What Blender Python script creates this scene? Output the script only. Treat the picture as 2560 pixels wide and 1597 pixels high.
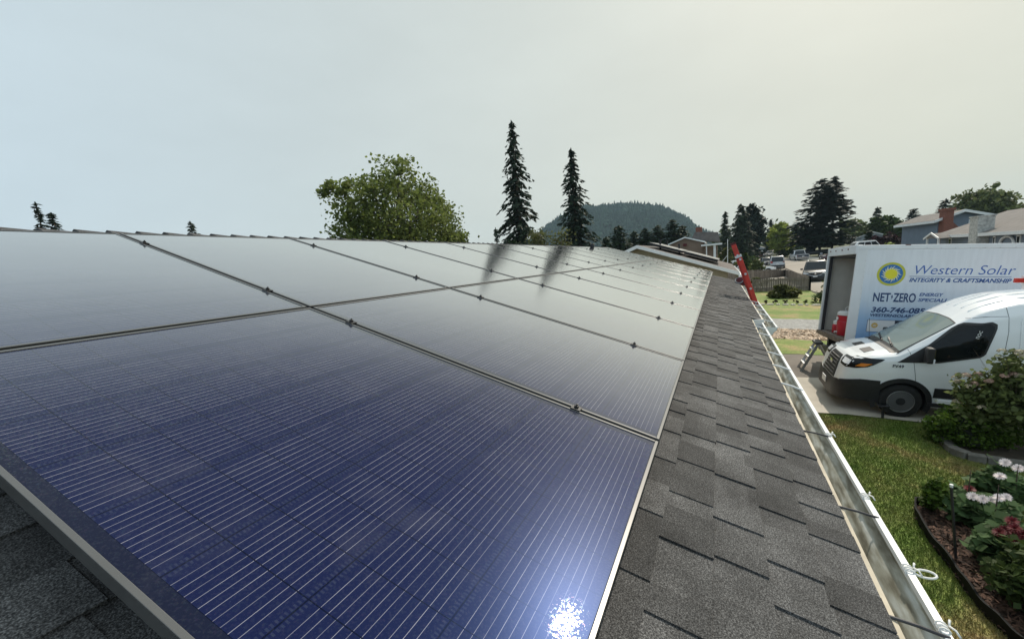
import bpy, bmesh, math, random
import numpy as np
from mathutils import Vector, Matrix
R = math.radians
random.seed(7)
rng = np.random.default_rng(11)
scene = bpy.context.scene
for o in list(bpy.data.objects):
    bpy.data.objects.remove(o)

# ------------------------------------------------------------------ camera
F, CX, CY = 1073.57, 1280.0, 864.94
YAW, PITCH, ROLL = 0.45904, 0.17536, 0.09113
CAM = Vector((0.0, -0.1946, 0.6313))
_f = Vector((math.cos(YAW) * math.cos(PITCH), math.sin(YAW) * math.cos(PITCH), -math.sin(PITCH)))
_r0 = Vector((math.sin(YAW), -math.cos(YAW), 0.0))
_d0 = _f.cross(_r0)
_r = _r0 * math.cos(ROLL) + _d0 * math.sin(ROLL)
_d = -_r0 * math.sin(ROLL) + _d0 * math.cos(ROLL)
cd = bpy.data.cameras.new("camera")
cam = bpy.data.objects.new("camera", cd)
scene.collection.objects.link(cam)
cd.sensor_width = 36.0
cd.lens = 36.0 * F / 2560.0
cd.shift_y = (CY - 798.5) / 2560.0
cd.clip_start = 0.02
cd.clip_end = 6000.0
_u = -_d
cam.matrix_world = Matrix(((_r.x, _u.x, -_f.x, CAM.x), (_r.y, _u.y, -_f.y, CAM.y), (_r.z, _u.z, -_f.z, CAM.z), (0, 0, 0, 1)))
scene.camera = cam

# ------------------------------------------------------------------ light
SUN_AZ, SUN_EL = R(-16.0), R(45.3)
SKY_STRENGTH = 0.10
world = bpy.data.worlds.new("World")
scene.world = world
world.use_nodes = True
wn, wl = world.node_tree.nodes, world.node_tree.links
wn.clear()
wo = wn.new("ShaderNodeOutputWorld")
bg = wn.new("ShaderNodeBackground")
sky = wn.new("ShaderNodeTexSky")
sky.sky_type = 'NISHITA'
sky.sun_disc = False
sky.sun_elevation = SUN_EL
sky.sun_rotation = math.pi / 2 - SUN_AZ
sky.air_density = 1.2
sky.dust_density = 6.0
sky.ozone_density = 1.0
bg.inputs['Strength'].default_value = SKY_STRENGTH
# hazy colour ramp over the clear sky, made bluer behind the camera for fill
tc = wn.new("ShaderNodeTexCoord")
dot = wn.new("ShaderNodeVectorMath"); dot.operation = 'DOT_PRODUCT'
dot.inputs[1].default_value = (math.cos(SUN_AZ - 0.25) * 0.93, math.sin(SUN_AZ - 0.25) * 0.93, 0.25)
wl.new(tc.outputs['Generated'], dot.inputs[0])
ramp = wn.new("ShaderNodeValToRGB")
wmr = wn.new("ShaderNodeMapRange"); wmr.inputs[1].default_value = -1.0; wmr.inputs[2].default_value = 1.0
for i_, (ps_, cl_) in enumerate(((.0, (5.2,6.9,8.5)), (.36, (4.6,5.55,5.8)), (.46, (4.3,5.1,5.0)), (.76, (5.75,6.55,6.05)), (1.0, (5.85,6.05,5.2)))):
    e = ramp.color_ramp.elements[i_] if i_ < 1 else (ramp.color_ramp.elements[1] if i_ == 4 else ramp.color_ramp.elements.new(ps_))
    e.position = ps_; e.color = (*cl_, 1)
wl.new(dot.outputs['Value'], wmr.inputs[0]); wl.new(wmr.outputs[0], ramp.inputs[0])
wmix = wn.new("ShaderNodeMixRGB")
wmix.inputs[0].default_value = 0.9
wl.new(sky.outputs[0], wmix.inputs[1])
cn = wn.new("ShaderNodeTexNoise"); cn.inputs['Scale'].default_value = 2.2; cn.inputs['Detail'].default_value = 6; cn.inputs['Roughness'].default_value = .6
cmp_ = wn.new("ShaderNodeMapping"); cmp_.inputs['Scale'].default_value = (1,1,2.6)
wl.new(tc.outputs['Generated'], cmp_.inputs[0]); wl.new(cmp_.outputs[0], cn.inputs['Vector'])
cr_ = wn.new("ShaderNodeMapRange"); cr_.inputs[1].default_value = .3; cr_.inputs[2].default_value = .7; cr_.inputs[3].default_value = .955; cr_.inputs[4].default_value = 1.04
wl.new(cn.outputs[0], cr_.inputs[0])
cs_ = wn.new("ShaderNodeVectorMath"); cs_.operation = 'SCALE'
wl.new(ramp.outputs[0], cs_.inputs[0]); wl.new(cr_.outputs[0], cs_.inputs['Scale'])
wl.new(cs_.outputs[0], wmix.inputs[2])
wl.new(wmix.outputs[0], bg.inputs[0])
wl.new(bg.outputs[0], wo.inputs[0])
sl = bpy.data.lights.new("sun", 'SUN')
sl.energy = 3.0
sl.angle = R(0.6)
sl.color = (1.0, 0.91, 0.78)
sun = bpy.data.objects.new("sun", sl)
scene.collection.objects.link(sun)
sdir = Vector((math.cos(SUN_EL) * math.cos(SUN_AZ), math.cos(SUN_EL) * math.sin(SUN_AZ), math.sin(SUN_EL)))
sun.rotation_euler = sdir.to_track_quat('Z', 'Y').to_euler()
sun.location = (20, -10, 40)
scene.view_settings.view_transform = 'Standard'
scene.view_settings.look = 'None'
scene.view_settings.gamma = 1.0
scene.view_settings.exposure = 0.2
scene.cycles.max_bounces = 8
scene.cycles.volume_bounces = 0
scene.cycles.use_denoising = True

# ------------------------------------------------------------------ helpers
def ray(px, py):
    return _f + _r * ((px - CX) / F) + _d * ((py - CY) / F)
def at(px, py, depth):
    return CAM + ray(px, py) * depth
def onx(px, py, x):
    D = ray(px, py); return CAM + D * ((x - CAM.x) / D.x)
GZ = -2.75
def smooth(a, b, x):
    t = min(1.0, max(0.0, (x - a) / (b - a))); return t * t * (3 - 2 * t)
def g(x, y):
    drop = 0.07 * min(max(0.0, -2.4 - y), 13.0)
    fade = 1 - smooth(26, 40, x)
    rise = 0.2 * smooth(-15, -34, y) * smooth(30, 46, x) if y < -15 else 0.0
    hump = 0.8 * smooth(60, 100, x) * smooth(-4, -12, y)
    return GZ - drop * fade + rise + hump
def gnd(px, py):
    D = ray(px, py); u = (GZ - CAM.z) / D.z
    for _ in range(12):
        P = CAM + D * u
        u = (g(P.x, P.y) - CAM.z) / D.z
    return CAM + D * u

class MB:
    def __init__(s): s.v = []; s.f = []; s.m = []; s.cur = 0
    def add(s, vs, fs):
        b = len(s.v); s.v += [tuple(x) for x in vs]
        for f in fs: s.f.append(tuple(i + b for i in f)); s.m.append(s.cur)
    def box(s, a, b, M=None):
        x0, y0, z0 = a; x1, y1, z1 = b
        vs = [(x0,y0,z0),(x1,y0,z0),(x1,y1,z0),(x0,y1,z0),(x0,y0,z1),(x1,y0,z1),(x1,y1,z1),(x0,y1,z1)]
        if M is not None: vs = [M @ Vector(v) for v in vs]
        s.add(vs, [(0,3,2,1),(4,5,6,7),(0,1,5,4),(1,2,6,5),(2,3,7,6),(3,0,4,7)])
    def bar(s, p, q, w, h, up=(0,0,1)):
        p, q = Vector(p), Vector(q); d = (q - p); L = d.length
        if L < 1e-6: return
        d /= L; u = Vector(up); x = d.cross(u)
        if x.length < 1e-4: x = d.cross(Vector((1,0,0)))
        x.normalize(); u = x.cross(d)
        M = Matrix((( d.x, x.x, u.x, p.x),(d.y, x.y, u.y, p.y),(d.z, x.z, u.z, p.z),(0,0,0,1)))
        s.box((0,-w/2,-h/2),(L,w/2,h/2),M)
    def tube(s, pts, rad, n=8, cap=True):
        pts = [Vector(p) for p in pts]
        if not isinstance(rad, (list, tuple)): rad = [rad] * len(pts)
        rings = []; prev = None
        for i, p in enumerate(pts):
            d = (pts[min(i+1,len(pts)-1)] - pts[max(i-1,0)])
            if d.length < 1e-9: d = Vector((0,0,1))
            d.normalize()
            a = prev if prev is not None else (Vector((1,0,0)) if abs(d.x) < .8 else Vector((0,1,0)))
            x = (a - d * a.dot(d))
            if x.length < 1e-5: x = d.orthogonal()
            x.normalize(); prev = x; y = d.cross(x)
            rings.append([p + (x*math.cos(2*math.pi*k/n) + y*math.sin(2*math.pi*k/n)) * rad[i] for k in range(n)])
        s.loft(rings, True, cap)
    def loft(s, rings, closed=True, cap=False):
        n = len(rings[0]); vs = [v for r in rings for v in r]; fs = []
        for i in range(len(rings)-1):
            for k in range(n if closed else n-1):
                a = i*n+k; b = i*n+(k+1)%n
                fs.append((a, b, b+n, a+n))
        if cap:
            fs.append(tuple(range(n-1,-1,-1))); fs.append(tuple((len(rings)-1)*n+k for k in range(n)))
        s.add(vs, fs)
    def lathe(s, prof, c=(0,0,0), n=24, axis='z'):
        rings = []
        for r, z in prof:
            ring = []
            for k in range(n):
                a = 2*math.pi*k/n
                if axis == 'z': ring.append((c[0]+r*math.cos(a), c[1]+r*math.sin(a), c[2]+z))
                elif axis == 'y': ring.append((c[0]+r*math.cos(a), c[1]+z, c[2]-r*math.sin(a)))
                else: ring.append((c[0]+z, c[1]+r*math.cos(a), c[2]+r*math.sin(a)))
            rings.append(ring)
        s.loft(rings, True, False)
        s.add(rings[0], [tuple(range(n-1,-1,-1))]); s.add(rings[-1], [tuple(range(n))])
    def prism(s, poly, a, b, M=None, axis='y'):
        n = len(poly)
        if axis == 'y': va = [(p[0], a, p[1]) for p in poly]; vb = [(p[0], b, p[1]) for p in poly]
        elif axis == 'x': va = [(a, p[0], p[1]) for p in poly]; vb = [(b, p[0], p[1]) for p in poly]
        else: va = [(p[0], p[1], a) for p in poly]; vb = [(p[0], p[1], b) for p in poly]
        vs = va + vb
        if M is not None: vs = [M @ Vector(v) for v in vs]
        s.add(vs, [tuple(range(n-1,-1,-1)), tuple(range(n, 2*n))] + [(k,(k+1)%n,n+(k+1)%n,n+k) for k in range(n)])
    def build(s, name, mats, parent=None, smooth=False, fix=True, bevel=0.0):
        me = bpy.data.meshes.new(name)
        me.from_pydata(s.v, [], s.f)
        if not isinstance(mats, (list, tuple)): mats = [mats]
        for m in mats: me.materials.append(m)
        if len(mats) > 1: me.polygons.foreach_set('material_index', s.m)
        if fix and len(s.f) < 60000:
            bm = bmesh.new(); bm.from_mesh(me)
            bmesh.ops.recalc_face_normals(bm, faces=bm.faces); bm.to_mesh(me); bm.free()
        if smooth:
            me.polygons.foreach_set('use_smooth', [True]*len(me.polygons))
            if smooth != 'all': me.set_sharp_from_angle(angle=R(38))
        me.update()
        o = bpy.data.objects.new(name, me)
        scene.collection.objects.link(o)
        if parent is not None: o.parent = parent
        if bevel > 0:
            b = o.modifiers.new("bevel", 'BEVEL'); b.width = bevel; b.segments = 2; b.limit_method = 'ANGLE'; b.angle_limit = R(40)
        return o

def tag(o, label, cat, group=None):
    o["label"] = label; o["category"] = cat
    if group: o["group"] = group
    return o
def kind(o, k):
    o["kind"] = k; return o
def empty(name, loc=(0,0,0), rot=None, M=None):
    o = bpy.data.objects.new(name, None)
    scene.collection.objects.link(o)
    o.empty_display_size = 0.1
    if M is not None: o.matrix_world = M
    else:
        o.location = loc
        if rot: o.rotation_euler = rot
    return o
def thing(name, label, cat, loc=(0,0,0), rot=None, M=None, group=None):
    return tag(empty(name, loc, rot, M), label, cat, group)
def kids(o): return [c for c in bpy.data.objects if c.parent == o]
def dup(root, loc=None, rot=None, label=None):
    r = root.copy(); scene.collection.objects.link(r)
    if loc is not None: r.location = loc
    if rot is not None: r.rotation_euler = rot
    if label: r["label"] = label
    for ch in kids(root):
        c = ch.copy(); scene.collection.objects.link(c); c.parent = r
        for gg in kids(ch):
            d = gg.copy(); scene.collection.objects.link(d); d.parent = c
    return r

# ------------------------------------------------------------------ materials
def nodes(name):
    m = bpy.data.materials.new(name); m.use_nodes = True
    nt = m.node_tree; b = nt.nodes["Principled BSDF"]
    return m, nt, nt.nodes, nt.links, b
def mat(name, col, rough=0.6, metal=0.0, var=0.15, scale=6.0, bump=0.0, bscale=None, spec=0.5, coat=0.0, isl=0.0, trans=0.0, col2=None, space='Object', stretch=None):
    m, nt, N, L, b = nodes(name)
    b.inputs['Roughness'].default_value = rough; b.inputs['Metallic'].default_value = metal
    b.inputs['Specular IOR Level'].default_value = spec
    b.inputs['Coat Weight'].default_value = coat; b.inputs['Coat Roughness'].default_value = 0.06
    tcn = N.new("ShaderNodeTexCoord"); src = tcn.outputs[space]
    if space == 'World':
        pass
    if stretch:
        mp = N.new("ShaderNodeMapping"); mp.inputs['Scale'].default_value = stretch
        L.new(src, mp.inputs[0]); src = mp.outputs[0]
    nz = N.new("ShaderNodeTexNoise"); nz.inputs['Scale'].default_value = scale; nz.inputs['Detail'].default_value = 5
    L.new(src, nz.inputs['Vector'])
    cr = N.new("ShaderNodeValToRGB")
    c = Vector(col[:3]); lo = c*(1-var); hi = Vector(col2[:3]) if col2 else c*(1+var)
    cr.color_ramp.elements[0].position = .3; cr.color_ramp.elements[0].color = (*lo,1)
    cr.color_ramp.elements[1].position = .7; cr.color_ramp.elements[1].color = (*hi,1)
    L.new(nz.outputs[0], cr.inputs[0]); out = cr.outputs[0]
    if isl > 0:
        ge = N.new("ShaderNodeNewGeometry"); mr = N.new("ShaderNodeMapRange")
        mr.inputs[3].default_value = 1-isl; mr.inputs[4].default_value = 1+isl
        L.new(ge.outputs['Random Per Island'], mr.inputs[0])
        mx = N.new("ShaderNodeVectorMath"); mx.operation = 'SCALE'
        L.new(out, mx.inputs[0]); L.new(mr.outputs[0], mx.inputs['Scale']); out = mx.outputs[0]
    L.new(out, b.inputs['Base Color'])
    if bump > 0:
        n2 = N.new("ShaderNodeTexNoise"); n2.inputs['Scale'].default_value = bscale or scale*6; n2.inputs['Detail'].default_value = 4
        L.new(src, n2.inputs['Vector'])
        bp = N.new("ShaderNodeBump"); bp.inputs['Strength'].default_value = bump; bp.inputs['Distance'].default_value = 0.02
        L.new(n2.outputs[0], bp.inputs['Height']); L.new(bp.outputs[0], b.inputs['Normal'])
    if trans > 0:
        tr = N.new("ShaderNodeBsdfTranslucent"); L.new(out, tr.inputs[0])
        ms = N.new("ShaderNodeMixShader"); ms.inputs[0].default_value = trans
        mo = N["Material Output"]
        L.new(b.outputs[0], ms.inputs[1]); L.new(tr.outputs[0], ms.inputs[2]); L.new(ms.outputs[0], mo.inputs[0])
    return m
def leafmat(name, col, isl=0.35, trans=0.3, col2=None):
    return mat(name, col, rough=0.6, var=0.3, scale=0.8, isl=isl, trans=trans, spec=0.15, col2=col2)

M = {}
M['white_paint'] = mat('white_paint', (.83,.85,.86), rough=.28, var=.02, scale=2, coat=.6)
M['white_trim'] = mat('white_trim', (.74,.75,.74), rough=.5, var=.05, scale=4)
M['truck_white'] = mat('truck_white', (.70,.72,.73), rough=.42, var=.05, scale=3)
M['black_plastic'] = mat('black_plastic', (.018,.018,.02), rough=.5, var=.2, scale=12)
M['rubber'] = mat('rubber', (.02,.02,.02), rough=.8, var=.2, scale=20, spec=.25)
M['edging'] = mat('edging_plastic', (.014,.014,.014), rough=.8, var=.3, scale=6, spec=.15)
M['dark_glass'] = mat('dark_glass', (.006,.008,.009), rough=.04, var=.2, scale=2, spec=.28)
M['steel_rim'] = mat('steel_rim', (.15,.15,.155), rough=.45, metal=.5, var=.1)
M['alloy_rim'] = mat('alloy_rim', (.5,.5,.52), rough=.3, metal=.8, var=.1)
M['chrome'] = mat('chrome', (.7,.7,.72), rough=.12, metal=1, var=.05)
M['aluminium'] = mat('aluminium', (.55,.56,.57), rough=.35, metal=.9, var=.1)
M['lamp_glass'] = mat('lamp_glass', (.75,.77,.8), rough=.08, var=.15, scale=15, spec=.7)
M['amber'] = mat('amber', (.75,.22,.02), rough=.15, var=.1)
M['red_lens'] = mat('red_lens', (.35,.012,.012), rough=.15, var=.1)
M['red_plastic'] = mat('red_plastic', (.48,.012,.03), rough=.35, var=.1)
M['red_fibre'] = mat('red_fibreglass', (.50,.035,.02), rough=.42, var=.2, scale=8)
M['maroon_cloth'] = mat('maroon_cloth', (.10,.015,.02), rough=.8, var=.3, scale=20)
M['grey_cloth'] = mat('grey_cloth', (.16,.165,.18), rough=.8, var=.3, scale=20)
M['plywood'] = mat('white_plywood', (.62,.60,.54), rough=.6, var=.08, scale=3)
M['dark_metal'] = mat('dark_metal', (.05,.05,.055), rough=.5, metal=.4, var=.2)
M['old_wood'] = mat('weathered_wood', (.17,.14,.115), rough=.85, var=.35, scale=3, isl=.25, bump=.3, stretch=(6,6,.6))
M['bark'] = mat('bark', (.085,.062,.045), rough=.9, var=.35, scale=4, bump=.5)
M['concrete'] = mat('concrete', (.50,.46,.39), rough=.85, var=.14, scale=1.6, bump=.15, bscale=60)
M['asphalt'] = mat('old_asphalt', (.20,.175,.15), rough=.9, var=.25, scale=1.0, bump=.3, bscale=40)
M['street'] = mat('street_asphalt', (.33,.29,.245), rough=.9, var=.12, scale=.25, bump=.1, bscale=20)
M['gravel'] = mat('gravel', (.30,.295,.28), rough=.9, var=.4, scale=9, bump=.6, bscale=18)
M['chips'] = mat('chip_ground', (.36,.27,.19), rough=.9, var=.5, scale=11, bump=.6, bscale=20)
M['chip'] = mat('wood_chip', (.55,.43,.32), rough=.85, var=.3, scale=3, isl=.5)
M['mulch'] = mat('bark_mulch', (.045,.027,.018), rough=.95, var=.6, scale=25, bump=.8, bscale=50)
M['bark_chip'] = mat('bark_chip', (.085,.045,.03), rough=.9, var=.4, scale=5, isl=.7)
M['stone'] = mat('pale_stone', (.55,.51,.43), rough=.8, var=.2, scale=6, isl=.2, bump=.3)
M['block'] = mat('concrete_block', (.17,.16,.14), rough=.9, var=.3, scale=9, isl=.2, bump=.4)
M['soil'] = mat('soil', (.06,.045,.03), rough=.95, var=.4, scale=8)
M['rope'] = mat('white_cord', (.8,.8,.78), rough=.7, var=.1)
M['lip'] = mat('gutter_paint', (.76,.78,.79), rough=.35, var=.06, scale=5)
M['drip'] = mat('drip_edge', (.52,.46,.36), rough=.6, var=.2, scale=9)
M['house_wall'] = mat('beige_siding', (.50,.45,.36), rough=.7, var=.06)
def mk_dirt():
    m, nt, N, L, b = nodes('dirty_galvanised')
    t = N.new("ShaderNodeTexCoord"); mp = N.new("ShaderNodeMapping"); mp.inputs['Scale'].default_value = (3, 14, 14)
    nz = N.new("ShaderNodeTexNoise"); nz.inputs['Scale'].default_value = 2.2; nz.inputs['Detail'].default_value = 8
    L.new(t.outputs['Object'], mp.inputs[0]); L.new(mp.outputs[0], nz.inputs['Vector'])
    cr = N.new("ShaderNodeValToRGB"); E = cr.color_ramp.elements
    E[0].position = .35; E[0].color = (.16,.15,.115,1); E[1].position = .65; E[1].color = (.55,.58,.56,1)
    x = E.new(.5); x.color = (.34,.34,.29,1)
    L.new(nz.outputs[0], cr.inputs[0]); L.new(cr.outputs[0], b.inputs['Base Color'])
    b.inputs['Roughness'].default_value = .55
    return m
M['gutter_in'] = mk_dirt()

def mk_shingle():
    m, nt, N, L, b = nodes('asphalt_shingle')
    t = N.new("ShaderNodeTexCoord")
    fine = N.new("ShaderNodeTexNoise"); fine.inputs['Scale'].default_value = 290; fine.inputs['Detail'].default_value = 3
    L.new(t.outputs['Object'], fine.inputs['Vector'])
    mid = N.new("ShaderNodeTexNoise"); mid.inputs['Scale'].default_value = 7; mid.inputs['Detail'].default_value = 4
    L.new(t.outputs['Object'], mid.inputs['Vector'])
    cr = N.new("ShaderNodeValToRGB"); E = cr.color_ramp.elements
    E[0].position = .32; E[0].color = (.014,.014,.015,1); E[1].position = .74; E[1].color = (.205,.205,.205,1)
    x = E.new(.5); x.color = (.062,.062,.063,1)
    L.new(fine.outputs[0], cr.inputs[0])
    ge = N.new("ShaderNodeNewGeometry"); mr = N.new("ShaderNodeMapRange"); mr.inputs[3].default_value = .58; mr.inputs[4].default_value = 1.22
    L.new(ge.outputs['Random Per Island'], mr.inputs[0])
    mr2 = N.new("ShaderNodeMapRange"); mr2.inputs[1].default_value = .3; mr2.inputs[2].default_value = .7; mr2.inputs[3].default_value = .65; mr2.inputs[4].default_value = 1.4
    L.new(mid.outputs[0], mr2.inputs[0])
    mu = N.new("ShaderNodeMath"); mu.operation = 'MULTIPLY'; L.new(mr.outputs[0], mu.inputs[0]); L.new(mr2.outputs[0], mu.inputs[1])
    sc = N.new("ShaderNodeVectorMath"); sc.operation = 'SCALE'
    L.new(cr.outputs[0], sc.inputs[0]); L.new(mu.outputs[0], sc.inputs['Scale']); L.new(sc.outputs[0], b.inputs['Base Color'])
    b.inputs['Roughness'].default_value = .85; b.inputs['Specular IOR Level'].default_value = .35
    bp = N.new("ShaderNodeBump"); bp.inputs['Strength'].default_value = .6; bp.inputs['Distance'].default_value = .004
    L.new(fine.outputs[0], bp.inputs['Height']); L.new(bp.outputs[0], b.inputs['Normal'])
    return m
M['shingle'] = mk_shingle()

PW, PL_ = 1.2176, 1.7020   # panel size
def mk_solar():
    m, nt, N, L, b = nodes('solar_cells')
    t = N.new("ShaderNodeTexCoord"); sp = N.new("ShaderNodeSeparateXYZ"); L.new(t.outputs['Object'], sp.inputs[0])
    def math_(op, a, c, d=None):
        n = N.new("ShaderNodeMath"); n.operation = op
        for i, v in enumerate([a, c] + ([d] if d is not None else [])):
            if isinstance(v, (int, float)): n.inputs[i].default_value = v
            else: L.new(v, n.inputs[i])
        return n.outputs[0]
    X, Y = sp.outputs[0], sp.outputs[1]
    def pitch(c, off, p):          # distance to nearest multiple of p
        a = math_('SUBTRACT', c, off)
        return math_('PINGPONG', a, p/2)
    # wires run along X, 12 to a 210 mm cell
    wd = pitch(Y, .012+.00877, .01754)
    wire = math_('LESS_THAN', wd, .00052)
    inx = math_('MULTIPLY', math_('GREATER_THAN', X, .0385), math_('LESS_THAN', X, PW-.0385))
    iny = math_('MULTIPLY', math_('GREATER_THAN', Y, .0125), math_('LESS_THAN', Y, PL_-.0125))
    field = math_('MULTIPLY', inx, iny)
    gx = math_('LESS_THAN', pitch(X, .0385, .10365), .0011)      # gaps between half cells
    gy = math_('LESS_THAN', pitch(Y, .012, .2105), .0014)        # gaps between strings
    band = math_('LESS_THAN', pitch(Y, .012, .2105), .0105)
    tick = math_('LESS_THAN', pitch(X, .0, .0082), .0019)
    tick = math_('MULTIPLY', tick, math_('GREATER_THAN', pitch(Y, .012, .2105), .0028))
    tick = math_('MULTIPLY', tick, band)
    fing = math_('LESS_THAN', pitch(X, .0, .0014), .00022)        # fine fingers
    gap = math_('MAXIMUM', gx, gy)
    nog = math_('SUBTRACT', 1.0, gap)
    wire = math_('MULTIPLY', math_('MULTIPLY', wire, field), nog)
    wire = math_('MULTIPLY', wire, math_('SUBTRACT', 1.0, band))
    nz = N.new("ShaderNodeTexNoise"); nz.inputs['Scale'].default_value = 9; nz.inputs['Detail'].default_value = 3
    mp = N.new("ShaderNodeMapping"); mp.inputs['Scale'].default_value = (.5, 9, 1); L.new(t.outputs['Object'], mp.inputs[0]); L.new(mp.outputs[0], nz.inputs['Vector'])
    wv = N.new("ShaderNodeMapRange"); wv.inputs[1].default_value = .35; wv.inputs[2].default_value = .7; wv.inputs[3].default_value = .35; wv.inputs[4].default_value = 1.0
    L.new(nz.outputs[0], wv.inputs[0])
    def mixc(fac, a, c):
        n = N.new("ShaderNodeMixRGB")
        if isinstance(fac, (int, float)): n.inputs[0].default_value = fac
        else: L.new(fac, n.inputs[0])
        for i, v in ((1, a), (2, c)):
            if isinstance(v, tuple): n.inputs[i].default_value = v
            else: L.new(v, n.inputs[i])
        return n.outputs[0]
    cell = mixc(math_('MULTIPLY', fing, .35), (.006,.009,.043,1), (.03,.036,.085,1))
    c = mixc(field, (.010,.012,.026,1), cell)
    c = mixc(math_('MULTIPLY', tick, field), c, (.022,.028,.065,1))
    c = mixc(math_('MULTIPLY', gap, field), c, (.003,.004,.012,1))
    c = mixc(math_('MULTIPLY', wire, wv.outputs[0]), c, (.35,.35,.40,1))
    dn = N.new("ShaderNodeTexNoise"); dn.inputs['Scale'].default_value = 3.5; dn.inputs['Detail'].default_value = 8; dn.inputs['Roughness'].default_value = .7
    oi = N.new("ShaderNodeObjectInfo"); dv = N.new("ShaderNodeVectorMath"); dv.operation = 'ADD'
    L.new(t.outputs['Object'], dv.inputs[0]); L.new(oi.outputs['Location'], dv.inputs[1]); L.new(dv.outputs[0], dn.inputs['Vector'])
    dm = N.new("ShaderNodeMapRange"); dm.inputs[1].default_value = .52; dm.inputs[2].default_value = .78; dm.inputs[4].default_value = .14
    L.new(dn.outputs[0], dm.inputs[0]); c = mixc(dm.outputs[0], c, (.20,.20,.22,1))
    L.new(c, b.inputs['Base Color'])
    b.inputs['Roughness'].default_value = .30
    b.inputs['Specular IOR Level'].default_value = .2
    b.inputs['Specular Tint'].default_value = (.10,.30,1,1)
    fr = N.new("ShaderNodeFresnel"); fr.inputs['IOR'].default_value = 1.45
    fm = N.new("ShaderNodeValToRGB"); E = fm.color_ramp.elements
    E[0].position = .03; E[0].color = (.018,.018,.018,1); E[1].position = .62; E[1].color = (.92,.92,.92,1)
    for ps, vl in ((.06,.026),(.09,.072),(.17,.22),(.27,.56),(.40,.82)):
        x = E.new(ps); x.color = (vl,vl,vl,1)
    L.new(fr.outputs[0], fm.inputs[0])
    gl = N.new("ShaderNodeBsdfGlossy"); gl.distribution = 'BECKMANN'; gl.inputs['Roughness'].default_value = .07
    rm_ = N.new('ShaderNodeMapRange'); rm_.inputs[1].default_value = .03; rm_.inputs[2].default_value = .3; rm_.inputs[3].default_value = .088; rm_.inputs[4].default_value = .135
    L.new(fr.outputs[0], rm_.inputs[0]); L.new(rm_.outputs[0], gl.inputs['Roughness'])
    ms = N.new("ShaderNodeMixShader"); L.new(fm.outputs[0], ms.inputs[0]); L.new(b.outputs[0], ms.inputs[1]); L.new(gl.outputs[0], ms.inputs[2])
    L.new(ms.outputs[0], N['Material Output'].inputs[0])
    # bump of the textured glass; glint speckles are painted into the gloss colour
    sp2 = N.new("ShaderNodeTexNoise"); sp2.inputs['Scale'].default_value = 420; sp2.inputs['Detail'].default_value = 2
    L.new(t.outputs['Object'], sp2.inputs['Vector'])
    bp = N.new("ShaderNodeBump"); bp.inputs['Strength'].default_value = .02; bp.inputs['Distance'].default_value = .002
    L.new(sp2.outputs[0], bp.inputs['Height']); L.new(bp.outputs[0], gl.inputs['Normal'])
    sk = N.new("ShaderNodeTexNoise"); sk.inputs['Scale'].default_value = 210; sk.inputs['Detail'].default_value = 3; L.new(t.outputs['Object'], sk.inputs['Vector'])
    sv = N.new("ShaderNodeTexVoronoi"); sv.inputs['Scale'].default_value = 300; L.new(t.outputs['Object'], sv.inputs['Vector'])
    sr = N.new("ShaderNodeMapRange"); sr.inputs[1].default_value = .50; sr.inputs[2].default_value = .64; sr.inputs[3].default_value = .004; sr.inputs[4].default_value = 1.0
    L.new(sk.outputs[0], sr.inputs[0])
    tint = mixc(.55, (1,1,1,1), sv.outputs['Color'])
    spk = mixc(sr.outputs[0], (.0,.0,.0,1), tint)
    low = N.new("ShaderNodeMapRange"); low.inputs[1].default_value = .085; low.inputs[2].default_value = .16; L.new(fr.outputs[0], low.inputs[0])
    L.new(mixc(low.outputs[0], spk, (.94,.925,.885,1)), gl.inputs['Color'])
    return m
M['solar'] = mk_solar()
M['frame'] = mat('anodised_frame', (.075,.075,.074), rough=.33, metal=0, var=.1, scale=3, spec=1.0)
M['frame_dark'] = mat('black_bracket', (.03,.03,.032), rough=.45, metal=.3, var=.2)

def mk_lawn():
    m, nt, N, L, b = nodes('lawn')
    ge = N.new("ShaderNodeNewGeometry")
    n1 = N.new("ShaderNodeTexNoise"); n1.inputs['Scale'].default_value = .75; n1.inputs['Detail'].default_value = 5; n1.inputs['Roughness'].default_value = .65
    L.new(ge.outputs['Position'], n1.inputs['Vector'])
    n2 = N.new("ShaderNodeTexNoise"); n2.inputs['Scale'].default_value = 22; n2.inputs['Detail'].default_value = 4
    L.new(ge.outputs['Position'], n2.inputs['Vector'])
    cr = N.new("ShaderNodeValToRGB"); E = cr.color_ramp.elements
    E[0].position = .38; E[0].color = (.125,.195,.035,1); E[1].position = .66; E[1].color = (.32,.24,.11,1)
    x = E.new(.51); x.color = (.19,.23,.06,1)
    L.new(n1.outputs[0], cr.inputs[0])
    mr = N.new("ShaderNodeMapRange"); mr.inputs[1].default_value = .3; mr.inputs[2].default_value = .7; mr.inputs[3].default_value = .6; mr.inputs[4].default_value = 1.35
    L.new(n2.outputs[0], mr.inputs[0])
    rr = N.new("ShaderNodeMapRange"); rr.inputs[3].default_value = .7; rr.inputs[4].default_value = 1.3
    L.new(ge.outputs['Random Per Island'], rr.inputs[0])
    mu = N.new("ShaderNodeMath"); mu.operation = 'MULTIPLY'; L.new(mr.outputs[0], mu.inputs[0]); L.new(rr.outputs[0], mu.inputs[1])
    sc = N.new("ShaderNodeVectorMath"); sc.operation = 'SCALE'; L.new(cr.outputs[0], sc.inputs[0]); L.new(mu.outputs[0], sc.inputs['Scale'])
    L.new(sc.outputs[0], b.inputs['Base Color'])
    b.inputs['Roughness'].default_value = .8; b.inputs['Specular IOR Level'].default_value = .2
    return m
M['lawn'] = mk_lawn()
M['far_ground'] = mat('far_ground', (.075,.085,.035), rough=.9, var=.4, scale=.05)

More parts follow.
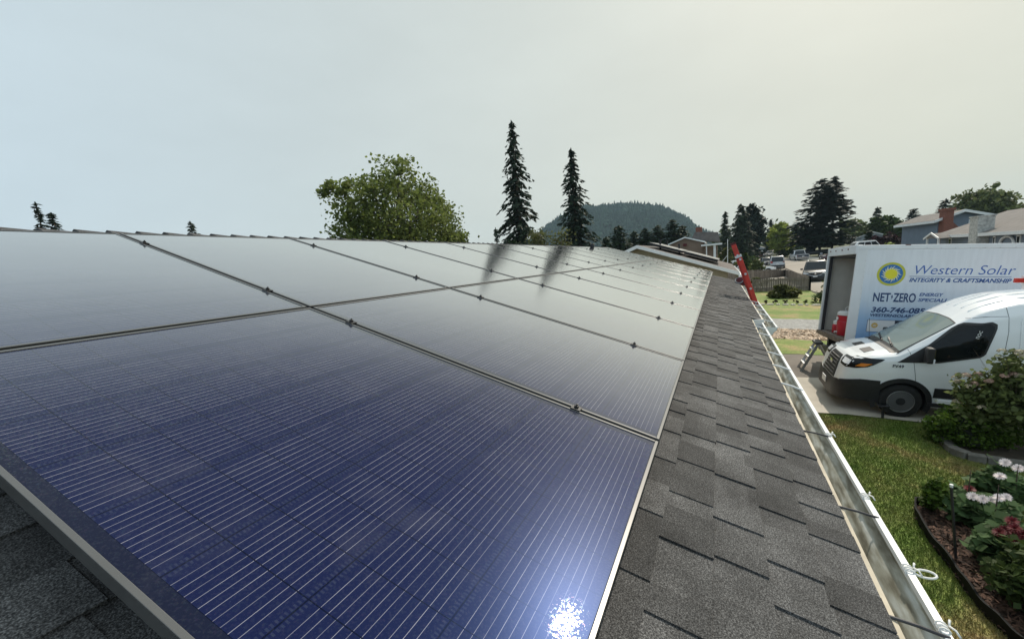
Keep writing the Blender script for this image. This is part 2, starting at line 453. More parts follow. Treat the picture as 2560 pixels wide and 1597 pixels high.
# ------------------------------------------------------------------ ground
xs = sorted(set(list(np.arange(-20, 60, 1.0)) + list(np.arange(60, 180, 6.0)) + [-120,-90,-60,-40,-30,200,240,300,400,600,900,1300,1440]))
ys = sorted(set(list(np.arange(-50, 20, 1.0)) + [-2.4,-15.4] + [-610,-500,-300,-200,-140,-100,-75,-60,24,30,40,60,90,140,220,400,510]))
b = MB(); nx, ny = len(xs), len(ys)
b.v = [(x, y, g(x, y)-.035) for x in xs for y in ys]
b.f = [(i*ny+j, (i+1)*ny+j, (i+1)*ny+j+1, i*ny+j+1) for i in range(nx-1) for j in range(ny-1)]
b.m = [0]*len(b.f)
kind(b.build('ground', M['far_ground'], fix=False, smooth='all'), 'structure')

def sheet(name, m, x0, x1, y0, y1, dz=0.0, step=.5, wob=0.0):
    X = np.linspace(x0, x1, max(2, int((x1-x0)/step)+1)); Y = sorted(set(list(np.linspace(y0, y1, max(2, int((y1-y0)/step)+1))) + ([-2.4] if y0 < -2.4 < y1 else [])))
    b = MB(); n = len(Y)
    for i, x in enumerate(X):
        for y in Y:
            xx = x
            if wob and i in (0, len(X)-1): xx += wob*(math.sin(y*2.3+x)+math.sin(y*5.1))*.5
            b.v.append((xx, y, g(xx, y)+dz))
    b.f = [(i*n+j, (i+1)*n+j, (i+1)*n+j+1, i*n+j+1) for i in range(len(X)-1) for j in range(n-1)]
    b.m = [0]*len(b.f)
    return kind(b.build(name, m, fix=False, smooth='all'), 'structure')
def polysheet(name, m, pts, dz):
    bm = bmesh.new(); vs = [bm.verts.new((p[0], p[1], 0)) for p in pts]
    f = bm.faces.new(vs); bmesh.ops.triangulate(bm, faces=[f])
    for _ in range(4):
        bmesh.ops.subdivide_edges(bm, edges=[e_ for e_ in bm.edges if e_.calc_length() > 2.0], cuts=1)
        bmesh.ops.triangulate(bm, faces=bm.faces[:])
    for v in bm.verts: v.co.z = g(v.co.x, v.co.y)+dz
    bmesh.ops.recalc_face_normals(bm, faces=bm.faces)
    me = bpy.data.meshes.new(name); bm.to_mesh(me); bm.free(); me.materials.append(m)
    for p in me.polygons:
        if p.normal.z < 0: p.flip()
    o = bpy.data.objects.new(name, me); scene.collection.objects.link(o)
    return kind(o, 'structure')
XC0, XC1 = 9.97, 12.70
sheet('lawn', M['lawn'], -8, XC0-.02, -12, 3.0, .0, wob=.05)
sheet('concrete_driveway', M['concrete'], XC0, XC1, -13, .4, .02)
sheet('gravel_driveway', M['asphalt'], XC1+.01, 15.65, -13, .4, -.004)
sheet('grass_verge', M['lawn'], 15.6, 18.15, -10.5, 1, .004, wob=.12)
sheet('chip_strip', M['chips'], 18.15, 20.55, -10.5, 1, .0, wob=.25)
sheet('gravel_strip', M['gravel'], 20.5, 23.6, -10.5, 1, .006, wob=.2)
sheet('front_lawn', M['lawn'], 23.55, 39.0, -6.0, 8, .002, wob=.1)
st_pts = [(24.2,-7.4),(31,-7.0),(36.6,-6.15),(44,-5.9),(60,-5.2),(72,-4.6)]
lp = [gnd(x, y) for x, y in [(1897,662),(1893,648),(1905,643),(1940,643)]]
rp = [gnd(x, y) for x, y in [(1947,643),(1978,647),(2000,655),(2037,651),(2075,657),(2090,664)]]
st_pts += [(p.x, p.y) for p in lp] + [(p.x, p.y) for p in rp] + [(46,-19),(36,-19),(26,-17.5),(14,-16),(14,-11.5),(23.8,-10.4)]
polysheet('street', M['street'], st_pts, .0)
polysheet('pavement', M['concrete'], [(39,-5.95),(39,-2),(66,-1),(71,-4.4),(60,-5.05),(44,-5.8)], .05)
# pavement and front garden beyond the far kerb
fp = [gnd(x, y) for x, y in [(1978,645.5),(2000,652),(2037,649),(2075,655),(2092,662)]]
polysheet('kerb_strip', M['concrete'], [(p.x, p.y) for p in fp] + [(p.x+2.2, p.y-1.2) for p in reversed(fp)], .10)

# ------------------------------------------------------------------ the house under the camera
SLP = R(18.43)
CS, SN = math.cos(SLP), math.sin(SLP)
X0, CW, ROW = 0.2537, 1.2376, 1.7221
def roofp(s, t, h=0.0): return Vector((s, t*CS - h*SN, t*SN + h*CS))
ROOFM = Matrix(((1,0,0,0),(0,CS,-SN,0),(0,SN,CS,0),(0,0,0,1)))
RH = -0.125
RIDGE = 3.80
XE0, XJ, XE1 = -5.0, 6.85, 15.6
house = thing('house', 'low house with dark grey shingle roof carrying two rows of solar panels', 'house', loc=(5, 3.6, GZ))
def inh(o):   # keep world coords under the house empty
    o.matrix_parent_inverse = house.matrix_world.inverted(); return o
bpy.context.view_layer.update()
house.matrix_world = Matrix.Translation((5, 3.6, GZ))
b = MB()
EV, EV2 = -.655, -.82
# deck
def deck(x0, x1, ev):
    pts = [(ev, RH-.02), (RIDGE, RH-.02), (RIDGE, RH-.012), (ev, RH-.012)]
    b.add([roofp(x0, *p) for p in pts] + [roofp(x1, *p) for p in pts], [(0,1,2,3),(7,6,5,4),(0,4,5,1),(1,5,6,2),(2,6,7,3),(3,7,4,0)])
deck(XE0, XJ, EV); deck(XJ, XE1, EV2)
ry = roofp(0, RIDGE, RH-.012)
b.add([(XE0, ry.y, ry.z), (XE1, ry.y, ry.z), (XE1, ry.y+4.4, ry.z-1.467), (XE0, ry.y+4.4, ry.z-1.467), (XE0, ry.y, ry.z-.02), (XE1, ry.y, ry.z-.02), (XE1, ry.y+4.4, ry.z-1.487), (XE0, ry.y+4.4, ry.z-1.487)],
      [(0,1,2,3),(7,6,5,4),(2,6,7,3),(0,3,7,4),(1,5,6,2)])
# laminated shingle tabs
def tabs(x0, x1, t0, t1, k0):
    t = t0; k = k0
    while t < t1-.005:
        x = x0 - random.random()*.15; thick = random.random() < .5
        while x < x1:
            w = random.uniform(.075,.20); xa = max(x, x0); xb = min(x+w, x1)
            if xb-xa > .01:
                hh = .0105 if thick else .0055
                hh += random.uniform(-.0008,.0008); tt = t + random.uniform(-.003,.003)
                te = t+.1437+.03
                vs = [roofp(xa,tt,RH-.012),roofp(xb,tt,RH-.012),roofp(xb,tt,RH-.012+hh+.003),roofp(xa,tt,RH-.012+hh+.003),roofp(xa,te,RH-.011),roofp(xb,te,RH-.011),roofp(xb,te,RH-.012+hh-.0035),roofp(xa,te,RH-.012+hh-.0035)]
                b.add(vs, [(0,1,2,3),(3,2,6,7),(0,3,7,4),(1,5,6,2)])
            x += w; thick = not thick
        t += .1437; k += 1
T0 = -.226-.1437*3
tabs(XE0, XJ, T0, .25, 0); tabs(XJ, XE1, T0-.1437, .25, 0)
nk = round((.25-T0)/.1437+.499)
tabs(-3.0, .62, T0+.1437*nk, RIDGE-.05, 0); tabs(14.95, XE1, T0+.1437*nk, RIDGE-.05, 0)
tabs(.62, 14.95, 3.40, RIDGE-.05, 0)
inh(b.build('roof', M['shingle'], house, fix=False))
# ridge caps
b = MB(); x = XE0
while x < XE1-.02:
    L_ = .29; h0, h1 = .064, .036
    pr = []
    for xx, h in ((x, h0), (x+L_, h1)):
        pr.append([roofp(xx, RIDGE-.155, RH+h-.02), roofp(xx, RIDGE-.03, RH+h+.002), Vector((xx, ry.y, ry.z+h+.018)), Vector((xx, ry.y+.03, ry.z+h+.006)), Vector((xx, ry.y+.15, ry.z-.05+h)),
                   Vector((xx, ry.y+.15, ry.z-.075)), Vector((xx, ry.y, ry.z+h-.02)), roofp(xx, RIDGE-.155, RH-.012)])
    b.loft(pr, True, True); x += .1735
inh(b.build('ridge_cap', M['shingle'], house, fix=True))
b = MB()
b.box((XE0+.4, -.12, GZ-.6), (XE1-.45, .0, -.36)); b.box((XE0+.4, 7.3, GZ-.6), (XE1-.45, 7.42, -.36))
for xx in (XE0+.4, XE1-.57):
    b.prism([(0.0, GZ-.6), (7.3, GZ-.6), (7.3, -.36), (ry.y, ry.z-.08), (0.0, -.26)], xx, xx+.12, axis='x')
inh(b.build('wall', M['house_wall'], house))
b = MB()   # fascia and rake boards
b.box((XE0, -.585, -.50), (XJ, -.56, -.345)); b.box((XJ, -.745, -.55), (XE1, -.72, -.40)); b.box((XJ-.02, -.745, -.55),(XJ-.002, -.56, -.36))
for xx in (XE0-.022, XE1+.002):
    q = [roofp(xx, EV2 if xx > 0 else EV, RH-.02), roofp(xx, RIDGE, RH-.02), roofp(xx, RIDGE, RH-.17), roofp(xx, EV2 if xx > 0 else EV, RH-.17)]
    b.add(q + [v + Vector((.02,0,0)) for v in q], [(0,1,2,3),(7,6,5,4),(0,4,5,1),(1,5,6,2),(2,6,7,3),(3,7,4,0)])
b.box((XE0, -.56, -.49), (XJ, 0, -.47)); b.box((XJ, -.72, -.53), (XE1, 0, -.51))
inh(b.build('fascia', M['white_trim'], house))
# drip edge strip
b = MB()
for x0, x1, ev in ((XE0, XJ, EV), (XJ, XE1, EV2)):
    p0 = roofp(0, ev+.02, RH-.021); p1 = roofp(0, ev-.035, RH-.024)
    b.add([(x0,p0.y,p0.z),(x1,p0.y,p0.z),(x1,p1.y,p1.z),(x0,p1.y,p1.z),(x1,p1.y+.002,p1.z-.05),(x0,p1.y+.002,p1.z-.05)], [(0,1,2,3),(3,2,4,5)])
inh(b.build('drip_edge', M['drip'], house, fix=False))
# gutters
def gutter(x0, x1, yb, zl, w=.118):
    prof = [(yb, zl+.005), (yb, zl-.105), (yb-w*.55, zl-.105), (yb-w*.72, zl-.07), (yb-w*.97, zl-.045), (yb-w, zl-.012)]
    b = MB(); b.loft([[(x0, y, z) for y, z in prof], [(x1, y, z) for y, z in prof]], False)
    gi = inh(b.build('gutter', M['gutter_in'], house, fix=False, smooth=True))
    o = [(y-(.003 if i > 1 else -.0), z-.003) for i, (y, z) in enumerate(prof)]
    b = MB(); b.loft([[(x0, y, z) for y, z in o[1:]], [(x1, y, z) for y, z in o[1:]]], False)
    b.box((x0, yb-w-.010, zl-.022), (x1, yb-w+.008, zl-.002))
    for xx in (x0, x1):
        b.prism([(y, z) for y, z in prof], xx-.0015 if xx == x0 else xx-.0005, xx+.0005 if xx == x0 else xx+.0015, axis='x')
    lo = b.build('gutter_face', M['lip'], gi, fix=False); 
    return gi
ZL1 = -.372; ZL2 = -.424
g1 = gutter(XE0, 6.62, -.590, ZL1)
g2 = gutter(6.55, XE1, -.752, ZL2)
bpy.context.view_layer.update()
def hanger(gi, x, yb, zl, m, w=.118, tilt=0.0):
    b = MB(); b.tube([(x+tilt, yb+.035, zl+.028), (x+tilt*.5, yb-w*.5, zl+.012), (x, yb-w-.004, zl-.004)], 0.0045 if m is M['dark_metal'] else .007, 6)
    b.build('hanger', m, gi)
for x in (.62, 1.28, 1.83, 2.60): hanger(g1, x, -.590, ZL1, M['dark_metal'])
for x in (3.45, 4.02, 4.55, 5.6, 6.1): hanger(g1, x, -.590, ZL1, M['lip'], tilt=.10)
for x in (7.0, 7.7, 8.3, 9.0, 9.6, 10.2, 10.9, 11.6, 12.3, 13.0): hanger(g2, x, -.752, ZL2, M['lip'], tilt=.06)
# ------------------------------------------------------------------ solar array
FR_T, LIP = .035, .011
panel = thing('solar_panel', 'x', 'solar panel', M=ROOFM.copy(), group='solar panels on the roof')
b = MB()
for (a, c) in (((0,0,-FR_T),(PW,LIP,0)), ((0,PL_-LIP,-FR_T),(PW,PL_,0)), ((0,LIP,-FR_T),(LIP,PL_-LIP,0)), ((PW-LIP,LIP,-FR_T),(PW,PL_-LIP,0))):
    b.box(a, c)
b.build('frame', M['frame'], panel, bevel=.0012)
b = MB(); b.box((LIP+.0005, LIP+.0005, -.010), (PW-LIP-.0005, PL_-LIP-.0005, -.003))
b.build('glass', M['solar'], panel)
NCOL = 12
ordn = ['nearest', 'second', 'third', 'fourth', 'fifth', 'sixth', 'seventh', 'eighth', 'ninth', 'tenth', 'eleventh', 'farthest']
def plab(c, r):
    side = 'lower row' if r == 0 else 'upper row'
    extra = {(0,0): 'large dark blue solar panel with the sun glare, nearest in the lower row', (0,1): 'grey blue solar panel at the left edge, nearest in the upper row by the ridge'}
    return extra.get((c, r), 'solar panel reflecting pale sky, %s from near end of %s' % (ordn[c], side) if c not in (0, 11) else 'solar panel reflecting pale sky, farthest of the %s' % side)
for c in range(NCOL):
    for r_ in range(2):
        q = panel if (c, r_) == (0, 0) else dup(panel)
        Mx = ROOFM.copy(); Mx.translation = roofp(X0 + c*CW, r_*ROW)
        q.matrix_world = Mx; q["label"] = plab(c, r_)
clampm = thing('panel_clamp', 'x', 'clamp', M=ROOFM.copy(), group='clamps on the panel seams')
b = MB(); b.box((-.018,-.019,.0005),(.018,.019,.005)); b.box((-.0085,-.019,-.05),(.0085,.019,.0004)); b.build('bracket', M['frame_dark'], clampm, bevel=.001)
b = MB(); b.lathe([(.009,.005),(.009,.013),(.006,.014)], n=8); b.lathe([(.004,.014),(.004,.019)], n=6); b.build('bolt', M['frame_dark'], clampm)
tpos = [(.31,'lower panels, nearer the gutter'), (1.44,'lower panels, nearer the row seam'), (2.02,'upper panels, nearer the row seam'), (3.13,'upper panels, nearer the ridge')]
for c in range(1, NCOL):
    for i, (t, txt) in enumerate(tpos):
        q = clampm if (c == 1 and i == 0) else dup(clampm)
        Mx = ROOFM.copy(); Mx.translation = roofp(X0 + c*CW - .01, t)
        q.matrix_world = Mx; q["label"] = 'dark clamp on seam between %s and %s %s' % (ordn[c-1], ordn[c], txt)
for t, txt in tpos:
    b = MB(); b.box((0,-.02,-.045),(NCOL*CW+.06,.02,0))
    o = b.build('mounting_rail', M['frame_dark']); Mx = ROOFM.copy(); Mx.translation = roofp(X0+.03, t, -FR_T-.002); o.matrix_world = Mx
    tag(o, 'black mounting rail running beneath the %s' % txt, 'rail', 'mounting rails under the panels')
# vent pipe beyond the ridge
p = at(1481, 614, 12.5)
vp = thing('vent_pipe', 'short black vent pipe standing just behind the roof ridge', 'vent pipe', loc=(p.x, p.y, p.z-.35))
b = MB(); b.lathe([(.045,-.15),(.045,.30)], n=12); b.build('pipe', M['black_plastic'], vp, smooth=True)
b = MB(); b.lathe([(.062,.30),(.066,.38),(.05,.40)], n=12); b.build('cap', M['black_plastic'], vp, smooth=True)
# cord ties on the gutter lip
def cord(x, lab, loop=False):
    y, z = -.590-.118, ZL1-.005
    b = MB()
    for k in range(3):
        pts = [(x+.012*k-.012+.003*math.sin(a*2), y+0.011*math.cos(a), z+.012*math.sin(a)) for a in np.linspace(0, 2*math.pi, 10)]
        b.tube(pts, .0028, 6, False)
    for s in (-1, 1): b.tube([(x, y-.012, z+.012), (x+.018*s, y-.018, z+.016), (x+.028*s, y-.024, z+.006)], .0026, 6)
    if loop:
        b.tube([(x-.02+.0*a, y-.055+.042*math.cos(a)-.01, z+.012+.004*math.sin(2*a)) if False else (x-.01+.013*math.sin(a), y-.036+.026*math.cos(a), z+.004+.004*math.sin(a)) for a in np.linspace(0, 2*math.pi, 16)], .0036, 6, False)
    tag(b.build('cord_tie', M['rope'], smooth='all'), lab, 'cord', 'white cords tied to the gutter')
cord(1.31, 'short white cord knotted on the gutter lip closest to the camera')
cord(1.54, 'white cord with a big loop tied to the gutter lip above the lawn', True)
cord(1.98, 'white cord knot on the gutter lip, next beyond the looped one')
cord(2.62, 'white cord knot on the gutter lip facing the concrete driveway')
b = MB()
for x in (4.3, 5.1, 7.6): pass
# ------------------------------------------------------------------ white van
def lerp(xs_, ys_, x):
    return float(np.interp(x, xs_, ys_))
ca, sa = math.cos(R(4)), math.sin(R(4))
VM = Matrix(((0, 1, 0, 11.12), (-ca, 0, -sa, -2.136), (-sa, 0, ca, -2.75), (0, 0, 0, 1)))
van = thing('cargo_van', 'white medium roof cargo van parked nose toward the house beside the box truck', 'van', M=VM)
VU = [.10,.13,.17,.24,.33,.45,.65,.98,1.35,1.75,2.1,2.5,3.0,4.0,5.2,5.55,5.62]
VZ = [.52,.60,.74,1.00,1.115,1.165,1.225,1.29,1.585,1.90,2.16,2.32,2.39,2.41,2.40,2.36,2.20]
VWU = [.10,.13,.17,.24,.33,.45,.65,.98,5.4,5.62]
VWW = [.60,.72,.80,.86,.90,.935,.965,1.0,1.0,.95]
FZ = [0,.35,.6,.8,.92,.98,1.0]
def ztop(u): return lerp(VU, VZ, u)
def wmax(u): return lerp(VWU, VWW, u)
def ring_zw(u):
    zt = ztop(u); w = wmax(u); zl = .27; zb = min(.90, zl + (zt-zl)*.6)
    hood = 1 - smooth(1.0, 1.9, u)
    fw = [1, .997, .965*(1-hood)+.99*hood, .915*(1-hood)+.965*hood, .80*(1-hood)+.87*hood, .50*(1-hood)+.6*hood, 0.0]
    fz = [0,.35,.6,.79,.91,.978,1.0]
    zz = [zl, .45*zl+.55*zb] + [zb + f*(zt-zb) for f in fz]
    ww = [w*.94, w*.985] + [w*f for f in fw]
    return zz, ww
def vW(u, z):
    zz, ww = ring_zw(u)
    if z > zz[-1] or z < zz[0]: return -1.0
    return lerp(zz, ww, z)
def vTop(u, v):
    zz, ww = ring_zw(u)
    return lerp(list(reversed(ww[4:])), list(reversed(zz[4:])), abs(v))
WHC = [(1.11,.345), (4.42,.345)]; WR = .33
b = MB()
us = sorted(set(list(np.arange(.10,.5,.03)) + list(np.arange(.5,1.8,.045)) + list(np.arange(1.8,3.9,.12)) + list(np.arange(3.9,5.0,.045)) + list(np.arange(5.0,5.62,.1)) + [5.62]))
fine = None
for u in us:
    zz, ww = ring_zw(u)
    tt = np.interp(np.linspace(0, len(zz)-1, 49), range(len(zz)), zz); wv_ = np.interp(tt, zz, ww)
    half = list(zip(wv_, tt))
    ring = [(u, -w_, z) for w_, z in half] + [(u, w_, z) for w_, z in reversed(half[:-1])]
    b.v += ring
n = 97
for i in range(len(us)-1):
    for k in range(n-1):
        q = (i*n+k, (i+1)*n+k, (i+1)*n+k+1, i*n+k+1)
        cu = sum(b.v[j][0] for j in q)/4; cz = sum(b.v[j][2] for j in q)/4; cv = sum(b.v[j][1] for j in q)/4
        if any((cu-a)**2+(cz-c)**2 < .40**2 for a, c in WHC) and abs(cv) > .7: continue
        b.f.append(q); b.m.append(0)
b.f.append(tuple(range(n))); b.m.append(0); b.f.append(tuple((len(us)-1)*n+k for k in reversed(range(n)))); b.m.append(0)
b.build('body', M['white_paint'], van, smooth='all')
def side_patch(poly, name, m, off=.007, nz=9, nu=12, sides=(-1,), parent=van, th=.0):
    """polygon in (u,z), projected on the van's side"""
    zs = [p[1] for p in poly]; out = []
    for sd in sides:
        b = MB(); rows = []
        for z in np.linspace(min(zs)+1e-4, max(zs)-1e-4, nz):
            hits = []
            for i in range(len(poly)):
                a, c = poly[i], poly[(i+1) % len(poly)]
                if (a[1]-z)*(c[1]-z) <= 0 and abs(a[1]-c[1]) > 1e-9:
                    hits.append(a[0] + (c[0]-a[0])*(z-a[1])/(c[1]-a[1]))
            u0, u1 = min(hits), max(hits)
            rows.append([(u, sd*(vW(u, min(z, ztop(u)-.07))+off), z) for u in np.linspace(u0, u1, nu)])
        b.loft(rows, False)
        edge = [rows[0][k] for k in range(nu)] + [r_[-1] for r_ in rows[1:]] + list(reversed(rows[-1]))[1:] + [r_[0] for r_ in reversed(rows[1:-1])]
        b.loft([edge, [(p[0], p[1]-sd*(off+.01), p[2]) for p in edge]], True)
        out.append(b.build(name, m, parent, smooth=True))
    return out
def radial(phi, z, uc=.95):
    lo, hi = .2, 1.6; c, s = math.cos(phi), math.sin(phi)
    def ins(r_):
        u = uc - r_*c; v = r_*s
        if u < .10: return False
        return z <= ztop(u) and abs(v) <= max(vW(u, z), -1)
    for _ in range(30):
        mdl = (lo+hi)/2
        if ins(mdl): lo = mdl
        else: hi = mdl
    return lo
def wrap_patch(rows, name, m, off=.01, n=30, parent=van, lip=True):
    """rows of (z, phi0, phi1): a shell around the nose"""
    b = MB(); R_ = []
    for z, p0, p1 in rows:
        rr = []
        for ph in np.linspace(p0, p1, n):
            q = radial(ph, z) + off
            rr.append((.95 - q*math.cos(ph), q*math.sin(ph), z))
        R_.append(rr)
    b.loft(R_, False)
    edge = R_[0] + [r_[-1] for r_ in R_[1:]] + list(reversed(R_[-1]))[1:] + [r_[0] for r_ in reversed(R_[1:-1])]
    inn = [(.95-(.95-p[0])*(1-.05), p[1]*.95, p[2]) for p in edge]
    b.loft([edge, inn], True)
    return b.build(name, m, parent, smooth=True)
# glazing: front door window with its black sail
side_patch([(.97,1.10),(1.38,1.45),(1.70,1.765),(1.79,1.835),(1.86,1.87),(2.18,1.90),(2.24,1.87),(2.245,1.80),(2.14,1.33),(2.08,1.275),(1.46,1.11)], 'window_surround', M['black_plastic'], off=.008, nz=24, nu=16, sides=(-1,1))
w_ = side_patch([(1.42,1.15),(1.42,1.45),(1.73,1.755),(1.80,1.815),(1.87,1.845),(2.15,1.865),(2.205,1.84),(2.215,1.79),(2.11,1.345),(2.06,1.305),(1.48,1.15)], 'window', M['dark_glass'], off=.012, nz=22, nu=16, sides=(-1,1))
# windshield
def top_patch(rows, name, m, off=.008, n=16, parent=van):
    b = MB(); R_ = []
    for u, v0, v1 in rows:
        R_.append([(u - off*.5, v, vTop(u, v)+off) for v in np.linspace(v0, v1, n)])
    b.loft(R_, False)
    edge = R_[0] + [r_[-1] for r_ in R_[1:]] + list(reversed(R_[-1]))[1:] + [r_[0] for r_ in reversed(R_[1:-1])]
    b.loft([edge, [(p[0]+.004, p[1]*.995, p[2]-.012) for p in edge]], True)
    return b.build(name, m, parent, smooth=True)
ws_m, nt_, N_, L_, bs_ = nodes('windshield_glass')
bs_.inputs['Base Color'].default_value = (.20,.25,.24,1); bs_.inputs['Roughness'].default_value = .06; bs_.inputs['Specular IOR Level'].default_value = .5  # pale base colour paints in the sunlit dashboard behind the glass
top_patch([(u, -lerp([.96,1.8],[.90,.74],u), lerp([.96,1.8],[.90,.74],u)) for u in np.linspace(.97,1.775,14)], 'windshield_rubber', M['black_plastic'], off=.006)
wsg = top_patch([(u, -lerp([.98,1.75],[.86,.745],u), lerp([.98,1.75],[.86,.745],u)) for u in np.linspace(1.02,1.755,14)], 'windshield', ws_m, off=.011)
top_patch([(u, -.84, .84) for u in np.linspace(.90,1.02,4)], 'cowl_panel', M['black_plastic'], off=.008)
for v0, v1 in ((-.62,-.30),(.02,.28)):
    top_patch([(.55,v0,v1),(.72,v0+.04,v1+.04)], 'hood_vent', M['black_plastic'], off=.009, n=6)
for v in (-.5, .12):
    b = MB(); P0 = Vector((.99, v, vTop(.99,v)+.03)); P1 = Vector((1.06, v+.48 if v<0 else v+.45, vTop(1.06, min(.8,v+.45))+.035))
    b.tube([P0, P0+Vector((.03,.05,.02)), P1], .011, 6); b.bar(P0+Vector((.02,.1,.015)), P1+Vector((.03,.08,.01)), .02, .025)
    b.build('wiper', M['black_plastic'], van)
b = MB(); b.tube([(.90,.52,1.26),(.86,.55,1.72)], .004, 5); b.lathe([(.02,0),(.012,.05)], (.90,.52,1.245), 8); b.build('aerial', M['black_plastic'], van)
# grille, bumper, headlights
gr = wrap_patch([(z, -lerp([.62,1.06],[.55,.46],z), lerp([.62,1.06],[.55,.46],z)) for z in np.linspace(.62,1.06,9)], 'grille', M['black_plastic'], off=.012, n=20)
for z in (.68,.745,.81,.875,.94,1.0):
    b = MB(); pts = []
    for ph in np.linspace(-.47,.47,15):
        q = radial(ph, z)+.022; pts.append((.95-q*math.cos(ph), q*math.sin(ph), z))
    b.tube(pts, .0085, 6); b.build('grille_bar', M['steel_rim'], gr, smooth=True)
b = MB(); q = radial(0,.86)+.03
for k in range(1): b.lathe([(.001,.0),(.105,.004),(.10,.012),(.001,.014)], (0,0,0), 20, 'x')
em = b.build('badge', M['chrome'], gr, smooth=True); em.location = (.95-q-.01, 0, .86); em.scale = (1,1,.45)
wrap_patch([(z, -1.40, 1.40) for z in (.274,.30,.36,.45,.54,.575,.60)], 'bumper', M['black_plastic'], off=.014, n=44)
for s in (-1,1):
    wrap_patch([(z, s*lerp([.60,.72],[.50,1.12],z), s*1.39) for z in np.linspace(.60,.715,5)], 'bumper_corner', M['black_plastic'], off=.014, n=16)
    hl = wrap_patch([(.925,s*.62,s*1.02),(.96,s*.60,s*1.17),(1.02,s*.585,s*1.27),(1.07,s*.58,s*1.33),(1.095,s*.60,s*1.37),(1.135,s*.95,s*1.41)], 'headlight', M['dark_glass'], off=.010, n=16)
    wrap_patch([(.975,s*.66,s*.90),(1.06,s*.64,s*.92)], 'lens', M['lamp_glass'], off=.014, n=8, parent=hl)
    wrap_patch([(.965,s*1.0,s*1.13),(1.03,s*1.08,s*1.24)], 'indicator', M['amber'], off=.014, n=6, parent=hl)
    # door mirror
    b = MB(); b.box((1.30,s*1.06,1.155),(1.40,s*1.24,1.44)); b.box((1.33,s*.98,1.16),(1.38,s*1.08,1.22))
    mi = b.build('door_mirror', M['black_plastic'], van, bevel=.03)
    b = MB(); b.box((1.402,s*1.085,1.25),(1.406,s*1.22,1.41)); b.build('mirror_glass', M['chrome'], mi)
    b = MB(); b.box((1.385,s*1.19,1.16),(1.41,s*1.248,1.245)); b.build('turn_lamp', M['lamp_glass'], mi, bevel=.008)
# lower dark band, sill and arches
side_patch([(1.56,.47),(1.56,.69),(3.95,.72),(3.95,.47)], 'side_band', M['black_plastic'], off=.012, nz=5, nu=20, sides=(-1,1))
for s in (-1,1):
    b = MB(); b.box((1.62,s*.93,.37),(3.9,s*1.0,.445)); b.build('sill', M['white_paint'], van, bevel=.01)
    b = MB(); b.box((1.50,s*.88,.30),(3.9,s*.985,.365)); b.build('step', M['black_plastic'], van)
for (cu, cz) in WHC:
    for s in (-1,1):
        b = MB(); o_, i_ = [], []
        for a in np.linspace(-.42, math.pi+.42, 30):
            for rad, lst in ((.455,o_),(.372,i_)):
                u = cu - rad*math.cos(a); z = cz + rad*math.sin(a)
                lst.append((u, s*(max(vW(u, max(z,.28)), .85)+.016), z))
        b.loft([o_, i_], False); b.loft([o_, [(p[0], p[1]-s*.03, p[2]) for p in o_]], False); b.loft([i_, [(p[0], p[1]-s*.28, p[2]) for p in i_]], False)
        b.add([(p[0], p[1]-s*.28, p[2]) for p in i_], [tuple(range(len(i_)))])
        b.build('wheel_arch', M['black_plastic'], van, smooth=True)
        tb = MB(); y0 = s*.985; W_ = .22
        prof = [(.20,-.0),(.275,-.004),(.31,.012),(WR,.04),(WR,W_-.04),(.31,W_-.01),(.20,W_)]
        tb.lathe([(r_, -s*z_) for r_, z_ in prof], (cu, y0, cz), 36, 'y')
        ty = tb.build('wheel', M['rubber'], van, smooth=True)
        rb = MB(); rb.lathe([(.21,.004*s),(.195,-.002*s),(.18,-.05*s),(.11,-.035*s),(.10,-.008*s),(.075,-.002*s),(.001,-.002*s)], (cu, y0, cz), 30, 'y')
        rim = rb.build('rim', M['steel_rim'], ty, smooth=True)
        lb = MB(); lb.tube([(cu+.203*math.cos(a), y0+.003*s, cz+.203*math.sin(a)) for a in np.linspace(0,6.2832,37)], .007, 6, False); lb.build('rim_lip', M['aluminium'], ty, smooth=True)
        hb = MB()
        for k in range(10):
            a = 2*math.pi*k/10; hb.lathe([(.024,-.049*s),(.024,-.036*s)], (cu+.148*math.cos(a), y0+.0, cz+.148*math.sin(a)), 8, 'y')  # black discs colour in the shaded rim holes
        hb.lathe([(.075,.0),(.07,.006*s),(.001,.007*s)], (cu, y0, cz), 20, 'y')
        hb.build('hub_cap_dark_holes', M['black_plastic'], ty)
# panel seams
def seam(pts, name='door_seam', off=.002, rad=.0045, s=-1):
    b = MB(); P = []
    for i in range(len(pts)-1):
        for t in np.linspace(0,1,7):
            u = pts[i][0]+(pts[i+1][0]-pts[i][0])*t; z = pts[i][1]+(pts[i+1][1]-pts[i][1])*t
            P.append((u, s*(vW(u,z)+off-.003), z))
    P = [p for i, p in enumerate(P) if i == 0 or (Vector(p)-Vector(P[i-1])).length > 1e-4]
    b.tube(P, rad, 5); return b.build(name, M['black_plastic'], van)
for s in (-1,1):
    seam([(1.12,1.34),(1.21,1.10),(1.26,.85),(1.28,.72)], s=s)
    seam([(2.36,2.22),(2.385,1.75),(2.37,1.30),(2.36,.74)], s=s)
    seam([(1.90,1.93),(2.1,1.98),(2.36,2.0)], 'roof_seam', s=s)
b = MB(); b.box((2.24,-1.022,1.03),(2.34,-1.0,1.065)); b.build('door_handle', M['black_plastic'], van, bevel=.006)
# cargo side pressing
side_patch([(2.56,1.16),(2.52,1.95),(2.56,2.02),(3.6,2.05),(3.6,1.12),(2.6,1.12)], 'side_pressing', M['white_paint'], off=.010, nz=16, nu=10, sides=(-1,1))
